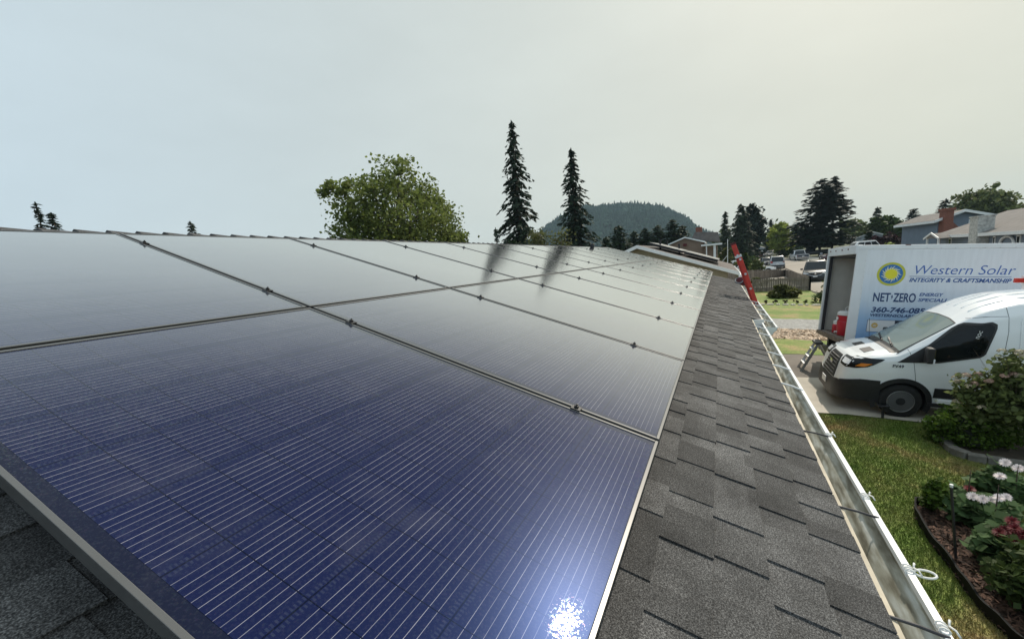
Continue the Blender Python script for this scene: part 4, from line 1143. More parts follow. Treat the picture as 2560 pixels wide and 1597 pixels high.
broad('shrub', 'lower yellowish shrub at the foot of the second spruce', 'shrub', 1403, 572, 35, 36, BUSH, 3000, .15, 'olive', csize=.2)
broad('shrub', 'dark low shrub at the foot of the tallest spruce', 'shrub', 1290, 592, 37, 26, BUSH, 1800, .16, 'thuja', csize=.2)
for px, pyt, hw, D, lab in ((1515, 594, 26, 62, 'low rounded dark conifer at the left end of the dark row'), (1547, 566, 44, 66, 'pointed dark conifer standing alone left in the dark row'), (1585, 580, 36, 70, 'shortest dark conifer in the middle of the dark row'),
                           (1612, 573, 40, 70, 'dark conifer just right of the middle of the dark row'), (1645, 565, 44, 70, 'dense dark conifer behind the brown gable, second from right'), (1682, 551, 46, 70, 'tallest dark conifer of the row below the hill'), (1706, 566, 34, 71, 'dark conifer at the right end of the dark row')):
    conifer('conifer_tree', lab, px, pyt, D, hw, 'thuja', 40, 10, .6, .1, power=.5, jag=.35, low=.02, group='dark conifers below the hill', up=.15)
conifer('hemlock_tree', 'narrow grey green conifer left of the broad cedar', 1813, 531, 100, 20, 'cedar', 40, 6, .8, .3, power=.7, jag=.35)
conifer('cedar_tree', 'broad drooping green cedar behind the red ladder top', 1852, 512, 84, 42, 'cedar', 46, 8, .75, .38, power=.62, jag=.4, low=.03)
broad('dark_tree', 'dark round topped evergreen behind the cedar', 'evergreen tree', 1880, 514, 95, 34, [(0,0,.72,.8,.8,.27),(-.3,0,.5,.7,.7,.3),(.35,0,.48,.65,.7,.3),(0,0,.88,.5,.5,.12),(.1,0,.25,.6,.6,.2)], 4200, .55, 'fir', csize=.2)
conifer('conifer_tree', 'dark conifer top behind the lime green tree', 1927, 552, 112, 22, 'fir', 28, 6, .8, .2, power=.6)
broad('lime_tree', 'bright yellow green tree at the end of the street', 'tree', 1950, 557, 92, 46, [(-.35,0,.7,.5,.5,.24),(.35,0,.66,.5,.5,.22),(0,0,.45,.8,.7,.25),(.6,0,.42,.4,.4,.2),(-.15,0,.85,.3,.3,.13),(-.6,0,.4,.35,.4,.2)], 4200, .45, 'lime', csize=.17, shell=.4)
conifer('fir_tree', 'big dark layered fir with a double top beside the street', 2052, 452, 78, 76, 'fir', 44, 9, .85, .05, power=.5, jag=.3, low=.12, cat='fir tree', dens=.9, up=.08)
conifer('fir_tree', 'second leader of the double topped fir, leaning right', 2083, 446, 79, 40, 'fir', 38, 7, .8, .05, power=.6, jag=.3, low=.5, cat='fir tree', up=.08)
broad('hedge', 'clipped dark green hedge left of the round bush down the street', 'hedge', 1962, 612, 96, 26, [(0,0,.5,.9,.8,.5),(-.6,0,.45,.4,.6,.45),(.6,0,.45,.4,.6,.42)], 2200, .4, 'green', limbn=3)
broad('round_bush', 'clipped ball shaped bush behind the pickup', 'bush', 1987, 617, 90, 11, [(0,0,.5,.95,.95,.5)], 900, .35, 'green', limbn=2, shell=.8)
broad('shrub', 'dark arching shrub at the corner of the neighbour roof', 'shrub', 1872, 630, 50, 24, BUSH, 1600, .28, 'green')
broad('shrub', 'pale arching shrub beside the parked silver minivan', 'shrub', 1893, 645, 47, 16, BUSH, 1000, .25, 'willow')
broad('shrub', 'yellowish shrub by the thin white pole', 'shrub', 1815, 614, 60, 22, BUSH, 1400, .35, 'olive')
conifer('conifer_tree', 'pointed green conifer above the round trees in the right background', 2191, 520, 98, 20, 'cedar', 30, 7, .8, .2, power=.6)
broad('tree', 'hazy pale green tree just right of the big fir', 'tree', 2135, 549, 108, 44, ROUND, 2400, .6, 'willow')
broad('tree', 'round mid green tree in front of the pale ones', 'tree', 2205, 544, 78, 40, ROUND, 3200, .5, 'green')
broad('tree', 'small leafy green tree left of the blue house', 'tree', 2243, 556, 70, 24, ROUND, 2000, .4, 'green')
conifer('conifer_tree', 'dark blue green conifer beyond the roof of the blue house', 2281, 524, 100, 26, 'fir', 26, 8, .9, .1, power=.45)
broad('plum_tree', 'dark red plum tree behind the roof of the box truck', 'plum tree', 2212, 584, 58, 46, BUSH, 3600, .3, 'plum')
broad('shrub', 'yellow green shrub peeking over the truck roof corner', 'shrub', 2214, 608, 50, 27, BUSH, 1500, .25, 'lime')
for px, pyt, hw, D, lab in ((2173, 578, 11, 60, 'slim dark column conifer left of the plum tree'), (2292, 563, 15, 54, 'column cedar with lighter tip by the house wall'), (2318, 556, 13, 55, 'tallest column cedar beside the brick chimney')):
    conifer('column_cedar', lab, px, pyt, D, hw, 'thuja', 40, 9, .4, .0, power=.9, jag=.25, low=.0, round_=3.0, up=.7, group='column cedars by the blue house')
conifer('conifer_tree', 'dark conifer behind the red brick chimney', 2360, 500, 82, 28, 'fir', 24, 8, .8, .15, power=.5)
broad('willow_tree', 'broad pale green willow behind the blue house roof', 'willow tree', 2455, 468, 80, 82, [(.1,0,.84,.5,.5,.14),(-.35,0,.72,.45,.5,.15),(.5,0,.7,.45,.5,.18),(0,0,.55,.8,.7,.2),(-.75,0,.55,.3,.4,.14),(.15,0,.4,.8,.8,.2)], 7000, .5, 'willow', csize=.16)
conifer('conifer_tree', 'tiny distant conifer at the right edge of the picture', 2536, 518, 150, 8, 'fir', 14, 5, 1.4, .2)
conifer('conifer_tree', 'pair mate of the tiny distant conifer, slightly taller', 2553, 512, 150, 10, 'fir', 14, 5, 1.4, .2)
# distant tree belt
tp = []
for px in range(1780, 2640, 16):
    D = random.uniform(150, 230); q = at(px, 600, D); hh = random.uniform(5, 10); ww = random.uniform(3, 6)
    tp.append((q.x, q.y, g(q.x, q.y)+hh*.5, ww, ww, hh*.55))
kind(foliage('distant_trees', tp, 9000, 1.5, L_['green'], None, csize=.2), 'stuff')
# ------------------------------------------------------------------ hill with its forest
HD = 900.0
prof = [(1180,650),(1300,625),(1345,592),(1375,566),(1402,550),(1469,525),(1539,519),(1617,519),(1654,523),(1683,536),(1726,558),(1741,572),(1770,585),(1800,597),(1850,612),(1920,624),(2050,640)]
hx = np.array([p[0] for p in prof]); hz = np.array([at(p[0], p[1], HD).z for p in prof])
def hillz(px, D):
    k = (D-HD)/ (260 if D < HD else 400)
    return GZ + (np.interp(px, hx, hz)-GZ-3.0)*max(0, 1-k*k)**1.0 + 1.5*math.sin(px*.05+D*.02)
b = MB(); pxs = np.linspace(1180, 2050, 60); ds = np.linspace(645, 1290, 26)
for D in ds:
    for px in pxs:
        q = at(px, 600, D); b.v.append((q.x, q.y, max(GZ-2, hillz(px, D))))
n = len(pxs); b.f = [(i*n+k, i*n+k+1, (i+1)*n+k+1, (i+1)*n+k) for i in range(len(ds)-1) for k in range(n-1)]; b.m = [0]*len(b.f)
kind(b.build('hill', mat('hill_ground', (.018,.028,.018), var=.4, scale=.05, spec=0.0, rough=1.0), fix=False, smooth='all'), 'structure')
P, Nn, U, S = [], [], [], []; b = MB()
for _ in range(11000):
    px = random.uniform(1230, 1960); D = random.uniform(660, 960); q = at(px, 600, D); z = hillz(px, D)
    if z < GZ+1: continue
    hh = random.uniform(5.0, 10.0)*(1.5 if random.random() < .12 else 1); con = random.random() < .62
    r0 = hh*(.24 if con else .42); k0 = random.random()
    if con:
        for lv in range(3):
            f0 = lv*.3; rr = r0*(1-f0*.85); ring = [(q.x+rr*math.cos(a+k0)*random.uniform(.7,1.2), q.y+rr*math.sin(a+k0)*random.uniform(.7,1.2), z+hh*f0) for a in np.linspace(0,6.283,7)[:-1]]
            b.add(ring+[(q.x,q.y,z+hh*min(1,f0+.48))], [(i,(i+1)%6,6) for i in range(6)])
    else:
        ring0 = [(q.x+r0*math.cos(a)*random.uniform(.7,1.1), q.y+r0*math.sin(a)*random.uniform(.7,1.1), z+hh*.35*random.uniform(.8,1.2)) for a in np.linspace(0,6.283,8)[:-1]]
        ring1 = [(q.x+r0*.6*math.cos(a)*random.uniform(.6,1.2), q.y+r0*.6*math.sin(a)*random.uniform(.6,1.2), z+hh*.62*random.uniform(.85,1.15)) for a in np.linspace(0,6.283,8)[:-1]]
        b.add(ring0+ring1+[(q.x,q.y,z+hh*.75)], [(i,(i+1)%7,7+(i+1)%7,7+i) for i in range(7)]+[(7+i,7+(i+1)%7,14) for i in range(7)])
kind(b.build('forest', L_['hill'], fix=False), 'stuff')
# ------------------------------------------------------------------ houses
def gable_house(o_mat, Wd, Dp, he, ha, t, wallm, roofm, ov=.35, trim=None, ridge_dir='y'):
    """local: x across the gable, y depth, gable wall at y=0"""
    b = MB(); b.prism([(0,-.3),(Wd,-.3),(Wd,he),(Wd/2,ha),(0,he)], 0, Dp); b.build('wall', wallm, t)
    sl = (ha-he)/(Wd/2); th = .14
    b = MB()
    for s in (0,1):
        x0 = -ov if s == 0 else Wd+ov; z0 = he-sl*ov
        q = [(x0,-ov,z0+.02),(Wd/2,-ov,ha+.02),(Wd/2,Dp+ov,ha+.02),(x0,Dp+ov,z0+.02)]
        b.add(q+[(x,y,z+th) for x,y,z in q], [(0,3,2,1),(4,5,6,7),(0,1,5,4),(1,2,6,5),(2,3,7,6),(3,0,4,7)])
    b.build('roof', roofm, t)
    b = MB()
    for s in (0,1):
        x0 = -ov if s == 0 else Wd+ov; z0 = he-sl*ov
        q = [(x0,-ov-.03,z0-.0),(Wd/2,-ov-.03,ha-.0),(Wd/2,-ov-.03,ha+.16),(x0,-ov-.03,z0+.16)]
        b.add(q+[(x,y+.028,z) for x,y,z in q], [(0,1,2,3),(7,6,5,4),(0,4,5,1),(1,5,6,2),(2,6,7,3),(3,7,4,0)])
        b.box((x0-.03 if s == 0 else x0, -ov, z0-.08),(x0 if s == 0 else x0+.03, Dp+ov, z0+.12))
    b.build('fascia', trim or M['white_trim'], t)
M['far_roof'] = mat('grey_roof', (.16,.145,.135), rough=.9, var=.2, scale=2)
M['brown_roof'] = mat('brown_roof', (.13,.11,.10), rough=.9, var=.2, scale=2)
M['olive_wall'] = mat('olive_wall', (.33,.29,.20), rough=.8, var=.06)
M['brown_wall'] = mat('brown_wall', (.22,.155,.115), rough=.8, var=.08)
M['blue_wall'] = mat('blue_siding', (.16,.20,.25), rough=.7, var=.08, scale=2)
M['pale_wall'] = mat('pale_blue_siding', (.42,.46,.50), rough=.7, var=.05)
M['brick'] = mat('red_brick', (.20,.075,.05), rough=.85, var=.3, scale=10)
M['stonewall'] = mat('grey_stone', (.42,.42,.39), rough=.85, var=.35, scale=6, bump=.5)
# neighbour with the second array (gable faces us)
na = onx(1592, 613, 22.0); nr = onx(1848, 679, 22.0)
nsl = (na.z-nr.z)/(na.y-nr.y); ov = .45
NW = 2*((na.y-nr.y)-ov); he = nr.z + nsl*ov - .16 - GZ; ha = na.z - .16 - GZ
NM = Matrix(((0,1,0,22.0+ov),(-1,0,0,na.y+NW/2),(0,0,1,GZ),(0,0,0,1)))
nb = thing('neighbour_house', 'olive walled house with white fascia and its own roof panels beyond our roof', 'house', M=NM)
gable_house(None, NW, 11.5, he, ha, nb, M['olive_wall'], M['brown_roof'], ov=ov)
b = MB(); b.box((NW+ov-.02,-ov-.05,he-nsl*ov-.22),(NW+ov+.14,11.5+ov,he-nsl*ov+.02)); b.build('gutter', M['lip'], nb)
b = MB()
for z in (.6,1.2,1.8): b.box((.3,-.02,z),(NW-.3,-.0,z+.03))
b.build('siding_batten', M['olive_wall'], nb)
bpy.context.view_layer.update()
th_ = math.atan(nsl)
npan = thing('solar_panel', 'x', 'solar panel', group='solar panels on the neighbouring roof')
b = MB(); b.box((0,0,-.04),(1.7,1.0,0)); b.box((.05,.1,-.12),(1.65,.14,-.04)); b.box((.05,.85,-.12),(1.65,.89,-.04)); b.build('frame', M['frame_dark'], npan)
b = MB(); b.box((.02,.02,0),(1.68,.98,.004)); b.build('glass', M['dark_glass'] if False else mat('far_solar', (.10,.10,.095), rough=.3, spec=.6), npan)
k = 0
for rw in range(2):
    for c in range(5):
        q = npan if k == 0 else dup(npan); k += 1
        sd_ = .35 + (rw+1)*1.75; hh_ = .18+.24
        p = Vector((NW/2 + sd_*math.cos(th_) + hh_*math.sin(th_)*0, .9+c*1.03, ha + hh_ - sd_*math.sin(th_)))
        ml = Matrix(((-math.cos(th_),0,math.sin(th_),p.x),(0,1,0,p.y),(math.sin(th_),0,math.cos(th_),p.z),(0,0,0,1)))
        ml = ml @ Matrix.Scale(1, 4)
        q.matrix_world = NM @ ml
        q["label"] = 'neighbour roof panel, %s from the gable in the %s row' % (ordn[c] if c < 4 else 'farthest', 'upper' if rw == 0 else 'lower')
for i, (yy, xx, lab) in enumerate(((2.0,.8,'near'),(5.0,1.5,'middle'),(7.4,.6,'far'))):
    pl = NM @ Vector((NW/2+xx, yy, ha-nsl*xx+.1)); v_ = thing('vent_pipe', '%s dark vent pipe on the neighbouring roof slope' % lab, 'vent pipe', loc=pl, group='vents on the neighbouring roof')
    b = MB(); b.lathe([(.05,0),(.05,.5)], n=10); b.build('pipe', M['black_plastic'], v_); b = MB(); b.lathe([(.07,.5),(.07,.58)], n=10); b.build('cap', M['black_plastic'], v_)
# brown gable house
BX = 57.0
ba = onx(1712, 592, BX); bl_ = onx(1664, 613, BX)
bw = 2*(bl_.y-ba.y); bs = (ba.z-bl_.z)/(bl_.y-ba.y)
BM = Matrix(((0,1,0,BX+.3),(-1,0,0,bl_.y-.3),(0,0,1,GZ),(0,0,0,1)))
br = thing('brown_house', 'brown gabled house with white fascia below the hill', 'house', M=BM)
gable_house(None, bw-.6, 9, bl_.z-GZ+bs*.3-.16, ba.z-GZ-.16, br, M['brown_wall'], M['far_roof'], ov=.3)
b = MB(); b.box((bw/2-.5,-.33,ba.z-GZ-1.1),(bw/2-.1,-.0,ba.z-GZ-.8)); b.build('gable_vent', M['maroon_cloth'], br)
e0 = BM.inverted() @ onx(1754, 609, BX); e1 = BM.inverted() @ onx(1803, 610, BX-1.5)
b = MB(); b.box((e0.x,-2.0,e1.z-.05),(e1.x+.1,.3,e1.z+.12)); b.box((e1.x-.8,-1.8,-.1),(e1.x-.55,-1.6,e1.z)); b.box((e0.x+.5,-1.8,-.1),(e0.x+.62,-1.7,e1.z)); b.build('porch_roof', M['white_trim'], br)
b = MB(); b.box((bw-.6,.2,-.2),(e1.x-.4,4,e1.z-.1)); b.build('side_wing', M['brown_wall'], br)
b = MB(); b.prism([(bw*.5,ba.z-GZ-.3),(bw*.62,ba.z-GZ+.7),(bw*1.25,ba.z-GZ+.35),(bw*1.3,ba.z-GZ-.9)], 6, 12); b.build('back_roof', M['far_roof'], br)
b = MB(); b.box((bw*.62,8,ba.z-GZ+.0),(bw*.80,9,ba.z-GZ+1.35)); b.build('chimney', M['brick'], br)
# thin white pole
q = at(1819, 618, 50); zt = at(1819, 598, 50).z; zb = g(q.x, q.y)
po = thing('flag_pole', 'thin bare white pole left of the red ladder top', 'pole', loc=(q.x,q.y,zb))
b = MB(); b.tube([(0,0,0),(0,0,zt-zb)], [.05,.035], 8); b.build('mast', M['white_trim'], po); b = MB(); b.bar((0,0,(zt-zb)*.6),(.4,1.4,(zt-zb)*.25), .06,.06); b.build('brace', M['white_trim'], po)
# blue house at right: gable wall through two ground points
A = at(2341, 600, 48)
haz = YAW - math.atan((2404-CX)/F) + R(33)
ay = Vector((math.cos(haz), math.sin(haz), 0)); ax = Vector((math.sin(haz), -math.cos(haz), 0))
def wallz(px, py):      # height of a pixel on the gable plane
    D = ray(px, py); u = (A-CAM).dot(ay)/D.dot(ay); P = CAM + D*u
    return Vector(((P-A).dot(ax), 0, P.z-GZ))
eL = wallz(2342, 546); eR = wallz(2507, 541); ap = wallz(2404, 524)
D_ = ray(2261, 563); u_ = (A-CAM).dot(ax)/D_.dot(ax); HDp = min(16, max(6, (CAM + D_*u_ - A).dot(ay)))
HM = Matrix(((ax.x,ay.x,0,A.x),(ax.y,ay.y,0,A.y),(0,0,1,GZ),(0,0,0,1)))
bh = thing('blue_house', 'blue grey gabled house with red brick chimney above the truck', 'house', M=HM)
lx, rx_h = 0.0, eR.x; zL, zR, zA_ = eL.z-.2, eR.z-.2, ap.z-.2; GWd = rx_h; zE = min(zL, zR)
b = MB(); b.prism([(lx,-.3),(rx_h-.5,-.3),(rx_h-.5,zR+.1),(ap.x,zA_),(lx,zL)], 0, HDp); b.build('wall', M['blue_wall'], bh)
sL, sR = (zA_-zL)/(ap.x-lx), (zA_-zR)/(rx_h-ap.x)
rp_ = [(lx-.6,zL-.6*sL),(ap.x,zA_),(rx_h,zR)]
b = MB(); b.prism([(x,z+.02) for x,z in rp_]+[(x,z+.18) for x,z in reversed(rp_)], -.5, HDp+.5); b.build('roof', M['far_roof'], bh)
b = MB(); b.prism([(x,z-.08) for x,z in rp_]+[(x,z+.20) for x,z in reversed(rp_)], -.56, -.505); b.box((lx-.66,-.5,zL-.6*sL-.1),(lx-.605,HDp+.5,zL-.6*sL+.16)); b.build('fascia', M['white_trim'], bh)
w0 = wallz(2420, 565); w1 = wallz(2452, 546)
b = MB(); b.box((w0.x,-.06,w0.z),(w1.x,-.01,w1.z)); wf = b.build('window', M['white_trim'], bh)
b = MB(); b.box((w0.x+.15,-.09,w0.z+.15),((w0.x+w1.x)/2-.06,-.055,w1.z-.15)); b.box(((w0.x+w1.x)/2+.06,-.09,w0.z+.15),(w1.x-.15,-.055,w1.z-.15)); b.build('pane', M['dark_glass'], wf)
b = MB(); b.box((0,-.03,(zE+.0)),(GWd,-.005,zE+.12)); b.build('band_board', M['blue_wall'], bh)
c0 = wallz(2343, 600).x; c1 = wallz(2364, 600).x; ct = wallz(2353, 523).z
b = MB(); b.box((c0,-.9,-.2),(c1,-.02,ct)); b.box((c0-.1,-1.0,ct-.25),(c1+.1,.05,ct)); b.prism([(c1,-.2),(c1+.75,-.2),(c1+.75,wallz(2378,574).z),(c1,wallz(2364,557).z)], -.85, -.02); b.build('chimney', M['brick'], bh)
# lower wing
C_ = at(2350, 610, 43); E_ = at(2600, 610, 27.5)
wx = Vector((E_.x-C_.x, E_.y-C_.y, 0)); WL = wx.length; wx.normalize(); wy = Vector((-wx.y, wx.x, 0))
if wy.dot(CAM-C_) > 0: wy = -wy
WM = Matrix(((wx.x,wy.x,0,C_.x),(wx.y,wy.y,0,C_.y),(0,0,1,GZ),(0,0,0,1)))
wg = thing('grey_house', 'low grey house with stone chimney and white porch posts above the truck', 'house', M=WM)
def wpl(px, py):
    D = ray(px, py); u = (C_-CAM).dot(wy)/D.dot(wy); P = CAM + D*u
    return Vector(((P-C_).dot(wx), 0, P.z-GZ))
ez = wpl(2480, 584).z
b = MB(); b.box((0,.0,-.3),(WL,5,ez)); b.build('wall', M['blue_wall'], wg)
b = MB(); q = [(-.4,-.6,ez),(WL,-.6,ez),(WL,4.6,ez+1.75),(-.4,4.6,ez+1.75)]; b.add(q+[(x,y,z+.12) for x,y,z in q],[(0,3,2,1),(4,5,6,7),(0,1,5,4),(1,2,6,5),(2,3,7,6),(3,0,4,7)]); b.build('roof', M['far_roof'], wg)
b = MB(); b.box((-.42,-.66,ez-.12),(WL,-.61,ez+.12)); b.build('fascia', M['white_trim'], wg)
s0 = wpl(2450, 600).x; s1 = wpl(2472, 600).x; st = wpl(2466, 541).z
b = MB(); b.box((s0,-.7,-.2),(s1,.25,st)); b.box((s0-.06,-.76,st-.02),(s1+.06,.31,st+.1)); b.build('chimney', M['stonewall'], wg)
g0 = wpl(2365, 594); g1_ = wpl(2402, 594); gt = wpl(2384, 582)
b = MB(); b.prism([(g0.x-.2,ez-.1),(g1_.x+.2,ez-.1),(gt.x,gt.z+.1)], -1.5, .5); b.build('porch_gable', M['far_roof'], wg)
b = MB()
for s in (0,1):
    xa = g0.x-.3 if s == 0 else g1_.x+.3
    b.bar((xa,-1.56,ez-.1),(gt.x,-1.56,gt.z+.14),.06,.16)
for px in (2368, 2400): xx = wpl(px, 600).x; b.box((xx-.07,-1.5,-.2),(xx+.07,-1.36,ez-.05))
b.build('porch_trim', M['white_trim'], wg)
for px0, px1 in ((2373,2380),(2484,2490),(2543,2553)):
    xx0, xx1 = wpl(px0,600).x, wpl(px1,600).x; b = MB(); b.box((xx0,-.05,.5),(xx1,-.005,ez-.2)); wf = b.build('window', M['white_trim'], wg); b = MB(); b.box((xx0+.12,-.07,.6),(xx1-.12,-.05,ez-.3)); b.build('pane', M['dark_glass'], wf)
b = MB(); a0, a1 = wpl(2506,600).x, wpl(2540,600).x
pts = [(a0,-.1,.2),(a0,-.1,ez-.7)] + [((a0+a1)/2-(a1-a0)/2*math.cos(t),-.1,ez-.7+.45*math.sin(t)) for t in np.linspace(.2,2.94,9)] + [(a1,-.1,ez-.7),(a1,-.1,.2)]
b.tube(pts, .09, 6); b.build('arch_trim', M['white_trim'], wg)
b = MB()
for x in np.arange(wpl(2497,610).x, WL, .14): b.box((x,-2.4,-.2),(x+.125,-2.37,1.25+random.uniform(-.03,.03)))
fo = b.build('picket_fence', M['old_wood']); fo.matrix_world = WM; tag(fo, 'dark board fence in front of the low grey house', 'fence')
# house with the red brown deck at the right edge
q0 = at(2480, 545, 62); q1 = at(2600, 545, 50)
rx = Vector((q1.x-q0.x, q1.y-q0.y, 0)); RL = rx.length; rx.normalize(); ryv = Vector((-rx.y, rx.x, 0)); 
if ryv.dot(CAM-q0) > 0: ryv = -ryv
RM = Matrix(((rx.x,ryv.x,0,q0.x),(rx.y,ryv.y,0,q0.y),(0,0,1,GZ),(0,0,0,1)))
rh = thing('red_roof_house', 'house with dark red flat roof edge at the right frame border', 'house', M=RM)
tz = at(2545, 531, 56).z-GZ
b = MB(); b.box((0,.5,-.2),(RL,6,tz-.6)); b.build('wall', M['brown_wall'], rh)
b = MB(); b.box((-.5,-.6,tz-.22),(RL,6.4,tz+.05)); b.build('roof', mat('red_brown_roof', (.13,.035,.03), var=.3), rh)
b = MB()
for x in np.arange(.3, RL, 1.4): b.box((x,-.3,-.2),(x+.14,-.16,tz-.22))
b.box((-.4,-.35,tz-1.2),(RL,-.25,tz-1.0)); b.build('deck_frame', M['brick'], rh)
# pale blue house behind the fir and far cottage with red fence
q = at(2132, 620, 78); pz = at(2152, 587, 78).z-GZ
pb_ = thing('pale_house', 'pale blue gabled house behind the big fir', 'house', M=Matrix.Translation((q.x,q.y,g(q.x,q.y))) @ Matrix.Rotation(R(-104), 4, 'Z'))
gable_house(None, 5.2, 8, pz-1.7, pz-.6, pb_, M['pale_wall'], M['far_roof'])
q = at(1873, 628, 125)
fc = thing('far_cottage', 'small grey cottage with white porch at the end of the street', 'house', M=Matrix.Translation((q.x,q.y,g(q.x,q.y))) @ Matrix.Rotation(R(-98), 4, 'Z'))
gable_house(None, 5.6, 6, 1.9, 2.9, fc, M['pale_wall'], M['far_roof'])
b = MB(); b.box((3.2,-1.2,0),(5.2,-.1,1.9)); b.build('porch', M['white_trim'], fc)
q = at(1873, 632, 120); q2 = at(1919, 631, 120)
b = MB(); d_ = Vector((q2.x-q.x, q2.y-q.y, 0)); nb_ = int(d_.length/.16)
for i in range(nb_):
    P0 = Vector((q.x,q.y,0))+d_*(i/nb_); b.bar((P0.x,P0.y,g(P0.x,P0.y)-.1),(P0.x,P0.y,g(P0.x,P0.y)+1.15),.15,.03,(1,0,0))
tag(b.build('red_fence', mat('red_stain', (.13,.025,.02), var=.2)), 'dark red board fence at the end of the street', 'fence')
# ------------------------------------------------------------------ weathered wooden fence
fA = gnd(1882, 730); fB = gnd(2024.5, 726); fC = at(1963, 690, 47.0); fD = at(1815, 692, 42)
def run(P, Q, top_fn, nm='boards'):
    b = MB(); d = Vector((Q.x-P.x, Q.y-P.y, 0)); L2 = d.length; d.normalize(); n_ = int(L2/.145); nrm = Vector((-d.y, d.x, 0))
    for i in range(n_):
        c = Vector((P.x,P.y,0)) + d*(i+.5)*(L2/n_); h = top_fn((i+.5)/n_) + random.uniform(-.035,.035); z0 = g(c.x,c.y)-.12
        a = c - d*.068; e_ = c + d*.068; off = nrm*random.uniform(-.008,.008)
        vs = []
        for s in (0,1):
            o2 = off + nrm*(.02*s); vs += [(a+o2).to_tuple()[:2]+(z0,), (e_+o2).to_tuple()[:2]+(z0,), (e_+o2).to_tuple()[:2]+(h-.03,), (e_*.7+a*.3+o2).to_tuple()[:2]+(h,), (e_*.3+a*.7+o2).to_tuple()[:2]+(h,), (a+o2).to_tuple()[:2]+(h-.03,)]
        b.add(vs, [(0,1,2,3,4,5),(11,10,9,8,7,6)]+[(i_,(i_+1)%6,6+(i_+1)%6,6+i_) for i_ in range(6)])
    return b, nrm
wf_ = thing('board_fence', 'weathered grey board fence enclosing the corner of the front lawn', 'fence', loc=(fB.x, fB.y, g(fB.x,fB.y)))
bpy.context.view_layer.update()
def infence(o): o.matrix_parent_inverse = wf_.matrix_world.inverted()
zB = at(2024.5, 691, (fB-CAM).dot(_f)).z; zA = at(1879, 698, (fA-CAM).dot(_f)).z; zC = fC.z + (690-674)*47/F; zD = fD.z + (692-677)*42/F
for P, Q, z0, z1, nm in ((fA,fB,zA,zB,'front_run'),(fB,fC,zB,zC,'street_run'),(fD,fC,zD,zC,'back_run')):
    b, nrm = run(P, Q, lambda t, z0=z0, z1=z1: z0+(z1-z0)*t)
    d = Vector((Q.x-P.x,Q.y-P.y,0))
    for hz_ in (.25,.85):
        b.bar((P.x,P.y,g(P.x,P.y)+hz_),(Q.x,Q.y,g(Q.x,Q.y)+hz_),.05,.09)
    infence(b.build(nm, M['old_wood'], wf_, fix=False))
    b = MB()
    for t in np.arange(0, 1.01, 1/max(1,int(d.length/2.4))):
        p = Vector((P.x,P.y,0))+d*t; zt_ = z0+(z1-z0)*t; b.box((p.x-.05,p.y-.05,g(p.x,p.y)-.1),(p.x+.05,p.y+.05,zt_+.02))
    infence(b.build('post', M['old_wood'], wf_))
